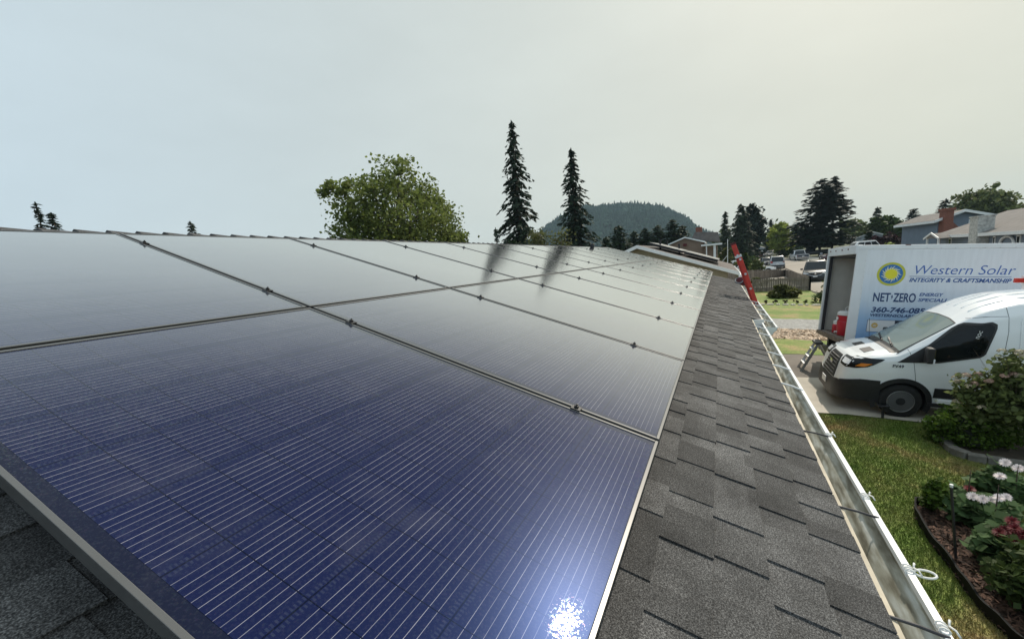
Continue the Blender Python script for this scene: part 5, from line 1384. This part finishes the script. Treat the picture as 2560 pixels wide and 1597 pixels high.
# ------------------------------------------------------------------ parked vehicles
def car(name, label, cat, loc, heading, col, style='suv', L=4.7, W=1.85, H=1.7, group='cars parked along the street', detail=True, metal=.3):
    t = thing(name, label, cat, loc=loc, rot=(0,0,heading), group=group)
    pm = mat(name+'_paint', col, rough=.28, metal=metal, var=.05, coat=.7)
    hw = W/2
    if style == 'suv':   st=[(-.5,.80,.62),(-.485,.90,.86),(-.42,.97,.92),(-.2,1,.94),(.1,1,.95),(.24,.99,.94),(.36,.96,.88),(.455,.88,.78),(.49,.76,.62),(.5,.66,.5)]; gh=(.245,.10,-.33,-.455,.93)
    elif style == 'van': st=[(-.5,.86,.7),(-.485,.94,.9),(-.4,.98,.95),(0,1,.96),(.22,1,.96),(.34,.97,.90),(.45,.88,.75),(.49,.78,.6),(.5,.7,.5)]; gh=(.33,.14,-.40,-.475,.95)
    elif style == 'sedan': st=[(-.5,.80,.65),(-.48,.9,.85),(-.4,.96,.9),(-.2,1,.9),(.1,1,.88),(.24,.99,.86),(.38,.95,.78),(.46,.86,.68),(.5,.7,.5)]; gh=(.21,.05,-.20,-.36,.88)
    else: st=[(-.5,.93,.95),(-.49,.97,1.0),(-.3,.98,1.0),(0,1,1.0),(.2,1,1.0),(.32,.98,.98),(.45,.95,.93),(.495,.9,.75),(.5,.85,.6)]; gh=(.20,.10,-.10,-.135,1.0)
    hs = {'suv':1.06,'van':1,'sedan':1,'pickup':1.0}[style]
    b = MB(); rings = []; zb = .24
    for xf, wf, zt in st:
        x = xf*L; w = hw*wf; zt = zt*hs
        half = [(w*.90,zb),(w*.985,zb+.14),(w,zb+(zt-zb)*.55),(w*.97,zt-.10),(w*.90,zt-.02),(w*.55,zt+.012)]
        rings.append([(x,y,z) for y,z in half]+[(x,0,zt+.02)]+[(x,-y,z) for y,z in reversed(half)])
    b.loft(rings, True, True)
    x0, x1, x2, x3, zbelt = gh; zbelt *= min(hs, 1.05)
    xs4 = [x0*L, x1*L, x2*L, x3*L]; wb, wr = hw*.93, hw*.74
    if style == 'van': wr = hw*.80
    gr_ = []
    for f_, inset in ((0,0),(.5,.0),(.9,0),(.98,.04),(1.0,.16)):
        z = zbelt-.03+(H-zbelt+.03)*f_; fx = xs4[0]+(xs4[1]-xs4[0])*f_-inset; rx_ = xs4[3]+(xs4[2]-xs4[3])*f_+inset; w = wb+(wr-wb)*f_-inset*.6
        gr_.append([(fx,-w*.86,z),(fx+.06,0,z),(fx,w*.86,z),(fx-.09,w,z),((fx+rx_)/2,w*1.01,z),(rx_+.09,w,z),(rx_,w*.88,z),(rx_-.03,0,z),(rx_,-w*.88,z),(rx_+.09,-w,z),((fx+rx_)/2,-w*1.01,z),(fx-.09,-w,z)])
    b.loft(gr_, True, True)
    body = b.build('body', pm, t, smooth=True)
    def gp(end, y, f_):     # point on front (0) / rear (1) glass
        z = zbelt-.03+(H-zbelt+.03)*f_; w = wb+(wr-wb)*f_
        x = (xs4[0]+(xs4[1]-xs4[0])*f_+.012+.055*(1-abs(y))) if end == 0 else (xs4[3]+(xs4[2]-xs4[3])*f_-.012-.03*(1-abs(y)))
        return (x, y*w*.87, z)
    for end, nm in ((0,'windshield'),(1,'rear_window')):
        b = MB(); b.loft([[gp(end,y,f_) for y in np.linspace(-.97,.97,7)] for f_ in (.13,.5,.88)], False); b.build(nm, M['car_glass'], t, fix=False, smooth=True)
    def sp_(s, q, f_):
        z = zbelt-.03+(H-zbelt+.03)*f_; w = (wb+(wr-wb)*f_)*1.008+.008
        fx = xs4[0]+(xs4[1]-xs4[0])*f_-.10; rx_ = xs4[3]+(xs4[2]-xs4[3])*f_+.10
        return (fx+(rx_-fx)*q, s*w, z)
    spl = [(.06,.42),(.46,.98)] if style in ('sedan','pickup') else [(.06,.36),(.39,.68),(.71,.97)]
    for s in (-1,1):
        for a_, c_ in spl:
            b = MB(); b.loft([[sp_(s,q,f_) for q in (a_,(a_+c_)/2,c_)] for f_ in (.15,.86)], False); b.build('window', M['car_glass'], t, fix=False)
        # lamps
        fx = .475*L; b = MB(); zf = (.72 if style != 'pickup' else .78)
        b.prism([(s*hw*.46,zf-.05),(s*hw*.86,zf-.03),(s*hw*.90,zf+.10),(s*hw*.50,zf+.03)], fx-.2, fx+.035, axis='x'); b.build('headlight', M['lamp_glass'], t, bevel=.01)
        b = MB(); zr = .82 if style != 'van' else 1.0; b.box((-.502*L,s*hw*.70-.08,zr-.12),(-.47*L,s*hw*.86+.03,zr+.12)); b.build('taillight', M['red_lens'], t, bevel=.01)
        b = MB(); b.box((xs4[0]-.28,s*(wb+.03),zbelt+.02),(xs4[0]-.16,s*(wb+.22),zbelt+.17)); b.build('mirror', pm, t, bevel=.02)
        for xw in (.30*L, -.30*L):
            b = MB(); b.lathe([(.385,.0),(.385,.012*s)], (xw,s*hw*.992,.36), 24, 'y'); b.build('wheel_arch', M['black_plastic'], t)
            wheel_at(t, xw, s*(hw+.012), .335, .335, .22, s, M['alloy_rim'], n=20)
    b = MB(); b.box((.47*L,-hw*.74,.26),(.505*L,hw*.74,.46)); b.box((-.508*L,-hw*.86,.30),(-.48*L,hw*.86,.56)); b.build('bumper', M['black_plastic'] if style != 'pickup' else M['chrome'], t, bevel=.02)
    b = MB(); b.box((.49*L,-hw*.44,.55),(.508*L,hw*.44,.78)); b.build('grille', M['black_plastic'], t, bevel=.02)
    b = MB(); b.box((.506*L,-.16,.42),(.512*L,.16,.53)); b.box((-.514*L,-.16,.62),(-.505*L,.16,.74)); b.build('license_plate', M['white_trim'], t)
    if style in ('suv','van'):
        b = MB()
        for s in (-1,1): b.tube([(xs4[1]-.1,s*wr*.80,H+.0),(xs4[1]-.25,s*wr*.82,H+.05),(xs4[2]+.25,s*wr*.82,H+.05),(xs4[2]+.1,s*wr*.80,H)], .02, 6)
        b.build('roof_rail', M['aluminium'], t)
    if style == 'pickup':
        b = MB(); b.box((-.485*L,-hw*.86,.98),(-.145*L,hw*.86,1.06)); b.build('bed_cover', M['black_plastic'], t)
        b = MB(); b.box((-.506*L,-hw*.82,.62),(-.497*L,hw*.82,.93)); b.build('tailgate', M['ink_dark'], t)
    return t
M['car_glass'] = mat('car_glass', (.015,.02,.024), rough=.05, var=.1, spec=.5)
def cg(px, py): p = gnd(px, py); return (p.x, p.y, p.z+.015)
p = gnd(2050, 703); c = car('black_suv', 'glossy black SUV facing us on the street beyond the board fence', 'suv', (p.x+2.0, p.y, p.z), R(180-10), (.010,.014,.016), 'suv', 4.9, 1.95, 1.72)
b = MB(); b.tube([(2.52,.46*math.sin(a),.68-.13*math.cos(a)-.02) for a in np.linspace(-1.5,1.5,12)], .02, 6); b.tube([(2.52,y,.80) for y in (-.44,.44)], .02, 6); b.build('grille_trim', M['chrome'], c)
b = MB(); b.lathe([(.001,0),(.08,.0),(.08,.02),(.001,.025)], (2.50,0,.70), 16, 'x'); b.build('badge', M['chrome'], c)
p = gnd(1945, 672.5); car('silver_minivan', 'silver minivan seen from behind beside the fence corner', 'minivan', (p.x+2.3, p.y, p.z), R(-2), (.38,.38,.38), 'van', 4.9, 1.95, 1.78, metal=.5)
p = gnd(1918, 667); car('blue_car', 'dark blue car parked close beside the silver minivan', 'car', (p.x+2.2, p.y-.1, p.z), R(183), (.03,.04,.06), 'sedan', 4.6, 1.8, 1.45)
p = gnd(2002, 651.5); car('pickup_truck', 'white and dark pickup seen from behind across the street', 'pickup', (p.x+2.4, p.y, p.z), R(6), (.55,.56,.58), 'pickup', 5.2, 1.95, 1.75)
p = gnd(1929, 642); car('grey_car', 'small grey car parked farthest away by the hedge', 'car', (p.x+2, p.y, p.z), R(150), (.30,.27,.25), 'sedan', 4.4, 1.8, 1.5)
p = gnd(2027, 641); car('dark_truck', 'black pickup in shade under the big fir', 'pickup', (p.x, p.y, p.z+.05), R(80), (.015,.015,.017), 'pickup', 5.3, 1.95, 1.75)
p = at(2099, 650, 62); car('maroon_suv', 'maroon SUV parked in a drive right of the fir trunk', 'suv', (p.x, p.y, GZ+.55), R(100), (.06,.018,.028), 'suv', 4.7, 1.9, 1.75)
p = at(2146, 640, 56); car('white_suv', 'white SUV showing its roof and windows above the truck corner', 'suv', (p.x, p.y, GZ+1.15), R(104), (.72,.73,.73), 'suv', 4.7, 1.9, 1.75, metal=0)
p = at(1883, 690, 54); car('white_wagon', 'white car side on behind the back run of the fence', 'car', (p.x, p.y, g(p.x,p.y)), R(-82), (.74,.75,.75), 'suv', 4.8, 1.85, 1.55, metal=0)
p = at(1860, 682, 62); car('white_suv', 'white car roof half hidden behind the red ladder', 'suv', (p.x, p.y, g(p.x,p.y)), R(-80), (.72,.73,.74), 'suv', 4.6, 1.85, 1.75, metal=0)
p = at(1803, 696, 44); car('white_hatchback', 'white car corner below the eave end of the olive house', 'car', (p.x, p.y+1.2, g(p.x,p.y)), R(-84), (.74,.75,.76), 'sedan', 4.4, 1.8, 1.5, metal=0)
# ------------------------------------------------------------------ front lawn planting
q = gnd(1962, 744); t = thing('island_shrub', 'rounded leafy shrub in a small bed on the lawn before the fence', 'shrub', loc=q)
D = (q-CAM).dot(_f); s = D/F
foliage('foliage', [(0,0,14*s,26*s,22*s,14*s),(0,8*s,22*s,16*s,16*s,12*s),(0,-18*s,10*s,14*s,14*s,9*s),(0,20*s,8*s,14*s,14*s,8*s)], 2600, .15, L_['olive'], t, csize=.2); limbs('stems', .8, .03, t, [(.2,.3,.7),(-.2,-.3,.6),(0,.4,.5)])
q = gnd(2052, 757); t = thing('rose_bush', 'thin dark shrub beside the truck tail on the front lawn', 'shrub', loc=q)
foliage('foliage', [(0,0,.45,.4,.5,.35),(.1,-.4,.7,.3,.4,.5)], 700, .11, L_['green'], t, csize=.25); limbs('stems', .9, .02, t, [(.2,.3,.8),(-.2,-.4,.9),(0,.3,.5)])
q = gnd(1893, 728); t = thing('fence_plant', 'sparse leafy plant at the fence foot by the red ladder', 'plant', loc=q)
foliage('foliage', [(0,-.3,.4,.3,.5,.35),(0,.1,.8,.2,.3,.4)], 420, .14, L_['olive'], t, csize=.25); limbs('stems', .9, .02, t, [(.1,.2,.8),(-.1,-.4,.6)])
nst = 0
adj = ['long flat', 'pale square', 'narrow', 'broad', 'small rounded', 'cracked']
y = -1.2; xs_ = gnd(1980, 763).x
while y > -6.3:
    L2 = random.uniform(.18,.55); p = Vector((xs_+random.uniform(-.08,.08), y-L2/2, 0)); p.z = g(p.x,p.y)
    b = MB(); b.lathe([(.10*.7,-.02),(.10,.02),(.09,.07),(.05,.09)], (0,0,0), 9); b.v = [(x+random.uniform(-.012,.012), yy*L2/.2, z+random.uniform(-.006,.006)) for x,yy,z in b.v]
    o = b.build('border_stone', M['stone'], smooth=True); o.location = p
    tag(o, 'pale stone laid in the row edging the front lawn flower bed', 'stone', 'pale stones along the lawn'); y -= L2+random.uniform(.03,.12); nst += 1
k = 0
labs = ['dark flowering plant at the left end of the pale stone row', 'second dark plant from the left behind the pale stones', 'low sprout in the middle of the pale stone row', 'small plant right of the middle of the stone row', 'dark plant toward the truck end of the stone row', 'last small plant of the stone row near the truck']
for px in (1915, 1938, 1963, 1990, 2012, 2035):
    q = gnd(px, 759); t = thing('bedding_plant', labs[k], 'plant', loc=q, group='small plants behind the pale stones'); k += 1
    foliage('foliage', [(0,0,.11,.09,.13,.10)], 110, .06, L_['plum'] if k < 4 else L_['olive'], t, csize=.3); b = MB(); b.tube([(0,0,0),(0,0,.2)], .012, 5); b.build('stem', M['bark'], t)
# chips on the strip
P = []
n = 5000; x_ = rng.uniform(18.2,20.5,n); y_ = rng.uniform(-8,0.5,n); z_ = np.array([g(a,c)+.015 for a,c in zip(x_,y_)])
Nn = rdir(n)*.5; Nn[:,2] = 1; U = rdir(n); U[:,2] *= .25
kind(quads('wood_chips', np.stack([x_,y_,z_],1), Nn, U, rng.uniform(.015,.035,n), rng.uniform(.05,.11,n), M['chip']), 'stuff')
# ------------------------------------------------------------------ garden by the gutter
ED = [(2302,1262),(2286,1268),(2287,1290),(2300,1318),(2335,1372),(2378,1425),(2402,1462),(2440,1515),(2480,1558),(2530,1605),(2600,1660)]
ep = [gnd(*e_) for e_ in ED]; ep = [Vector((p.x,p.y)) for p in ep]
tp_ = [gnd(*e_) for e_ in [(2302,1262),(2345,1270),(2392,1282),(2480,1300)]]
bedpts = [(p.x,p.y) for p in ep] + [(2.6,-6.2),(6.0,-6.2)] + [(p.x,p.y) for p in reversed(tp_[1:])]
polysheet('mulch_bed', M['mulch'], bedpts, .03)
def edge_strip(pts, h=.13, name='bed_edging', lab='black plastic edging curving round the mulch bed', m=M['edging']):
    P = []
    for i in range(len(pts)-1):
        for t in np.linspace(0,1,6)[:-1]: P.append(pts[i].lerp(pts[i+1], t))
    P.append(pts[-1])
    P = [P[0]] + [ (P[i-1]+P[i]*2+P[i+1])/4 for i in range(1,len(P)-1)] + [P[-1]]
    b = MB(); rings = []
    for i, p in enumerate(P):
        d = (P[min(i+1,len(P)-1)]-P[max(0,i-1)]).normalized(); nn = Vector((-d.y,d.x)); z = g(p.x,p.y); hh = h+.012*math.sin(i*.7)
        rings.append([(p.x-nn.x*.004,p.y-nn.y*.004,z-.03),(p.x-nn.x*.004,p.y-nn.y*.004,z+hh-.01),(p.x-nn.x*.010,p.y-nn.y*.010,z+hh),(p.x+nn.x*.010,p.y+nn.y*.010,z+hh),(p.x+nn.x*.004,p.y+nn.y*.004,z+hh-.01),(p.x+nn.x*.004,p.y+nn.y*.004,z-.03)])
    b.loft(rings, True, True); return tag(b.build(name, m, smooth=True), lab, 'edging')
edge_strip([Vector((p.x,p.y)) for p in reversed(tp_)] + ep[1:])
n = 9000; pts = []
bp_ = np.array(bedpts)
def inpoly(x, y, P):
    c = False; j = len(P)-1
    for i in range(len(P)):
        if (P[i][1] > y) != (P[j][1] > y) and x < (P[j][0]-P[i][0])*(y-P[i][1])/(P[j][1]-P[i][1])+P[i][0]: c = not c
        j = i
    return c
while len(pts) < n:
    x, y = random.uniform(3.0,6.5), random.uniform(-4.6,-1.8)
    if inpoly(x, y, bedpts): pts.append((x, y, g(x,y)+.035+random.random()*.02))
Nn = rdir(n)*.6; Nn[:,2] = 1; U = rdir(n); U[:,2] *= .35
kind(quads('bark_chips', pts, Nn, U, rng.uniform(.006,.016,n), rng.uniform(.02,.055,n), M['bark_chip']), 'stuff')
# lawn blades
n = 360000; x = rng.uniform(.6, 9.95, n); y = rng.uniform(-5.6, -.15, n)
D = np.stack([x-CAM.x, y-CAM.y, np.full(n, GZ-CAM.z)], 1); dep = D@np.array(_f); pxv = CX+F*(D@np.array(_r))/dep; pyv = CY+F*(D@np.array(_d))/dep
keep = (dep > -2) & ((pxv < 2900) | (dep < .5))
x, y = x[keep], y[keep]; ok = np.array([not inpoly(a, c, bedpts) for a, c in zip(x, y)]); x, y = x[ok], y[ok]
n = len(x); z = np.array([g(a,c) for a,c in zip(x,y)]); hgt = rng.uniform(.015,.042,n)
U = np.stack([rng.normal(size=n)*.55, rng.normal(size=n)*.55, np.ones(n)],1); Nn = np.cross(U, rdir(n)); Nn /= np.linalg.norm(Nn,axis=1,keepdims=True)
kind(quads('grass', np.stack([x,y,z+hgt*.5],1), Nn, U, .0035, hgt*.7, M['lawn']), 'stuff')
# little shrub, stake, path light
q = gnd(2332, 1284); t = thing('young_shrub', 'young upright green shrub in the corner of the mulch bed', 'shrub', loc=q)
D = (q-CAM).dot(_f); hh = (at(2340,1190,D).z-q.z)
foliage('foliage', [(0,0,hh*.55,.10,.10,hh*.36),(0,0,hh*.85,.05,.05,hh*.14)], 700, .05, L_['box'], t, csize=.3); limbs('stem', hh, .008, t, [(.05,.05,hh*.6),(-.05,.03,hh*.7)])
q = gnd(2394, 1408); D = (q-CAM).dot(_f); tp1 = at(2378, 1217, D)
t = thing('garden_stake', 'thin dark metal stake standing in the mulch bed', 'stake', loc=q)
b = MB(); b.tube([(0,0,-.1), tuple(tp1-q)], .012, 6); b.build('rod', M['black_plastic'], t); b = MB(); o_ = tp1-q; b.lathe([(.016,0),(.016,.03)], tuple(o_), 8); b.build('cap', M['lip'], t)
q = gnd(2206, 1047); D = (q-CAM).dot(_f); hz_ = at(2206,1008,D).z-q.z
t = thing('path_light', 'black solar path light at the edge of the concrete driveway', 'garden light', loc=q)
b = MB(); b.tube([(0,0,-.1),(0,0,hz_*.9)], .022, 8); b.build('post', M['black_plastic'], t); b = MB(); b.box((-.085,-.085,hz_*.86),(.085,.085,hz_)); b.build('lamp_head', M['black_plastic'], t, bevel=.012); b = MB(); b.box((-.07,-.07,hz_),(.07,.07,hz_+.004)); b.build('solar_cell', M['dark_glass'], t)
# raised corner bed with block edging
BK = [(2338,1088),(2352,1102),(2368,1120),(2388,1138),(2412,1148),(2450,1155),(2500,1164),(2570,1175)]
bk = [gnd(*e_) for e_ in BK]; bk = [Vector((p.x,p.y)) for p in bk]
cum = [0]
for i in range(1,len(bk)): cum.append(cum[-1]+(bk[i]-bk[i-1]).length)
def along(s_): return Vector((np.interp(s_,cum,[p.x for p in bk]), np.interp(s_,cum,[p.y for p in bk])))
s_ = 0; k = 0
while s_ < cum[-1]-.1:
    p0, p1 = along(s_), along(s_+.2); c = (p0+p1)/2; a = math.atan2(p1.y-p0.y, p1.x-p0.x)
    b = MB(); b.box((-.1,-.065,-.05),(.094,.065,.115+random.uniform(-.008,.008))); o = b.build('edging_block', M['block'], bevel=.012); o.location = (c.x,c.y,g(c.x,c.y)); o.rotation_euler = (0,0,a+random.uniform(-.03,.03))
    tag(o, 'grey concrete edging block in the curb round the corner shrubs', 'block', 'blocks edging the corner bed'); s_ += .2; k += 1
cb = [(p.x, p.y) for p in bk] + [(bk[-1].x, -7.0), (9.8, -7.0), (9.8, bk[0].y-.35), (bk[0].x+.45, bk[0].y-.2)]
polysheet('soil_bed', M['soil'], cb, .05)
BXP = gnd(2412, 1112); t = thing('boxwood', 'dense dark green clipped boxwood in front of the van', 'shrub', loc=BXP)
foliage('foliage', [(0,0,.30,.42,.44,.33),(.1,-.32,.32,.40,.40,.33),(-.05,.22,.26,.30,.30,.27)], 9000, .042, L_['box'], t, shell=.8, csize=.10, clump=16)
b = MB(); b.lathe([(.1,0),(.33,.12),(.34,.34),(.2,.48),(.02,.52)], (0,-.05,0), 14); b.build('core', mat('dark_core', (.012,.016,.008), var=.3), t, smooth=True)  # solid near-black body filling the inside of the leaf shell
hyd_b = at(2538, 1000, 6.55); hyd_b.z = g(hyd_b.x,hyd_b.y)
t = thing('flowering_shrub', 'tall leafy shrub with faded cream flower heads in front of the van door', 'shrub', loc=hyd_b)
lob = [(0,0,.8,.40,.42,.5),(.05,.36,.70,.28,.28,.40),(0,-.45,.9,.5,.5,.5),(0,.10,1.36,.22,.2,.30),(.0,-.35,1.45,.26,.26,.30),(.1,.56,1.02,.12,.12,.22),(0,.15,1.05,.3,.35,.3)]
foliage('foliage', lob, 5200, .07, L_['hydr'], t, shell=.45, csize=.24, clump=10)
limbs('stems', 1.5, .02, t, [(random.uniform(-.4,.4), random.uniform(-.8,.6), random.uniform(.9,1.7)) for _ in range(22)])
cream = mat('cream_petal_sunlit_tip', (.42,.36,.25), var=.3, isl=.3); pinkb = mat('faded_pink_petal', (.32,.20,.15), var=.3, isl=.3)
def flower_head(parent, p, rad, m, n=40, petal=.02):
    d = rdir(n); d[:,2] = np.abs(d[:,2])*.9+.05
    return quads('flower', np.array(p)+d*rad*np.array([1,1,.75]), d, np.cross(d, rdir(n)), petal, petal, m, parent)
for k in range(64):  # blooms, with extra heads painting in pale sunlit leaf tips
    l = lob[random.randrange(len(lob))]; a = random.random()*6.28; e_ = random.uniform(.2,1.2)
    p = (l[0]+l[3]*.98*math.cos(a)*math.cos(e_), l[1]+l[4]*.98*math.sin(a)*math.cos(e_), l[2]+l[5]*1.0*math.sin(e_))
    flower_head(t, p, .055, cream if k % 3 else pinkb, 36, .020)
# dahlias
white_p = mat('white_dahlia_petal', (.86,.77,.76), var=.06, isl=.1, rough=.6); red_p = mat('dark_red_dahlia_petal', (.13,.006,.011), var=.3, isl=.3, rough=.6)
yel = mat('flower_heart', (.55,.40,.10), var=.2)
def dahlia_head(parent, p, rad, m, tilt):
    P, Nn, U, S = [], [], [], []
    zax = Vector(tilt).normalized(); xax = zax.orthogonal().normalized(); yax = zax.cross(xax)
    for ring, (el, nr, ln) in enumerate(((.05,16,1.0),(.35,14,.9),(.7,11,.72),(1.05,8,.5),(1.4,5,.3))):
        for k in range(nr):
            a = 6.283*(k+.5*ring)/nr+random.uniform(-.1,.1); d = xax*math.cos(a)*math.cos(el)+yax*math.sin(a)*math.cos(el)+zax*math.sin(el)
            P.append(Vector(p)+d*rad*ln*.55); U.append(d); Nn.append((zax*math.cos(el)-(xax*math.cos(a)+yax*math.sin(a))*math.sin(el)+Vector((random.gauss(0,.1),)*3))); S.append(rad*ln*.5)
    S = np.array(S); Nn = np.array([list(v) for v in Nn]); Nn /= np.linalg.norm(Nn,axis=1,keepdims=True)
    return quads('flower', [list(v) for v in P], Nn, [list(v) for v in U], S*.42, S, m, parent)
def dahlia(label, base, lobes, nleaf, leaf, heads, m, rad):
    base = Vector(base); base.z = g(base.x, base.y)+.02
    t = thing('dahlia_plant', label, 'flower plant', loc=base, group='dahlias in the mulch bed')
    Dp = (base-CAM).dot(_f); lobes = []
    for hx_, hy_, dd in heads:
        p = at(hx_, hy_, Dp+dd)-base; zt_ = max(.25, p.z-.05)
        lobes.append((p.x*.8+.14, p.y*.8, zt_*.5, .17, .17, zt_*.40))
    foliage('foliage', lobes, nleaf, leaf, L_['dahl'], t, shell=.5, csize=.26, clump=9, up=.8)
    limbs('stems', .7, .012, t, [(l[0]+random.uniform(-.6,.6)*l[3], l[1]+random.uniform(-.6,.6)*l[4], l[2]+.3*l[5]) for l in lobes for _ in range(4)])
    Dp = (base-CAM).dot(_f)
    for hx_, hy_, dd in heads:
        p = at(hx_, hy_, Dp+dd)-base
        if p.z < .15: p.z = .15
        dahlia_head(t, p, rad, m, (-.4+random.uniform(-.2,.2), .25+random.uniform(-.3,.3), .8))
        b = MB(); b.tube([tuple(p), (p.x*.8,p.y*.8,p.z*.5), (p.x*.35,p.y*.35,.02)], .006, 5); b.build('stalk', L_['dahl'], t)
q = gnd(2470, 1352)
dahlia('dahlia with pale pink blooms in front of the lawn', (q.x+.15,q.y-.1,0), [(0,0,.32,.32,.34,.26),(0,-.35,.36,.3,.34,.28),(-.1,.2,.28,.2,.2,.2)], 1000, .10,
       [(2432,1240,.0),(2457,1247,-.05),(2497,1244,.05),(2515,1243,.1),(2478,1250,.12)], white_p, .056)
q = gnd(2560, 1330)
dahlia('tall dahlia with white blooms at the right frame edge', (q.x+.45,q.y-.1,0), [(0,0,.5,.38,.38,.38),(0,.1,.95,.3,.3,.3),(.1,-.4,.7,.35,.4,.5)], 1400, .10,
       [(2513,1156,.0),(2500,1190,-.05),(2545,1170,.0),(2553,1200,.05),(2490,1260,.3)], white_p, .06)
q = gnd(2555, 1455)
dahlia('dahlia with dark red blooms near the lower right corner', (q.x+.0,q.y-.05,0), [(0,0,.34,.30,.32,.28),(.2,.05,.42,.26,.3,.25),(-.25,-.05,.25,.2,.25,.2),(0,-.35,.5,.3,.3,.3)], 1300, .095,
       [(2530,1302,.1),(2536,1320,.05),(2498,1330,.1),(2540,1352,.0),(2546,1416,-.1),(2515,1325,.12),(2556,1335,.0)], red_p, .058)
q = gnd(2424, 1330)
dahlia('single small dahlia with one dark red bloom behind the pale ones', (q.x+.35,q.y-.1,0), [(0,0,.3,.16,.18,.2)], 240, .10, [(2424,1222,.0)], red_p, .062)
q = gnd(2580, 1560)
t = thing('bedding_shrub', 'dark leafy shrub in the lower right corner of the bed', 'shrub', loc=(q.x+.1,q.y-.06,q.z))
foliage('foliage', [(0,0,.25,.22,.22,.24),(.25,-.05,.28,.22,.22,.24)], 1500, .06, L_['green'], t, csize=.25)
# ------------------------------------------------------------------ smoke haze
hm = bpy.data.materials.new('haze_air'); hm.use_nodes = True
hn = hm.node_tree.nodes; hn.clear(); ho = hn.new("ShaderNodeOutputMaterial"); hv = hn.new("ShaderNodeVolumePrincipled")
hv.inputs['Color'].default_value = (.62,.84,1.0,1); hv.inputs['Density'].default_value = .00020; hv.inputs['Anisotropy'].default_value = .2
hm.node_tree.links.new(hv.outputs[0], ho.inputs['Volume'])
b = MB(); b.box((-130,-620,GZ-3.2),(1450,520,105)); kind(b.build('haze', hm), 'stuff')
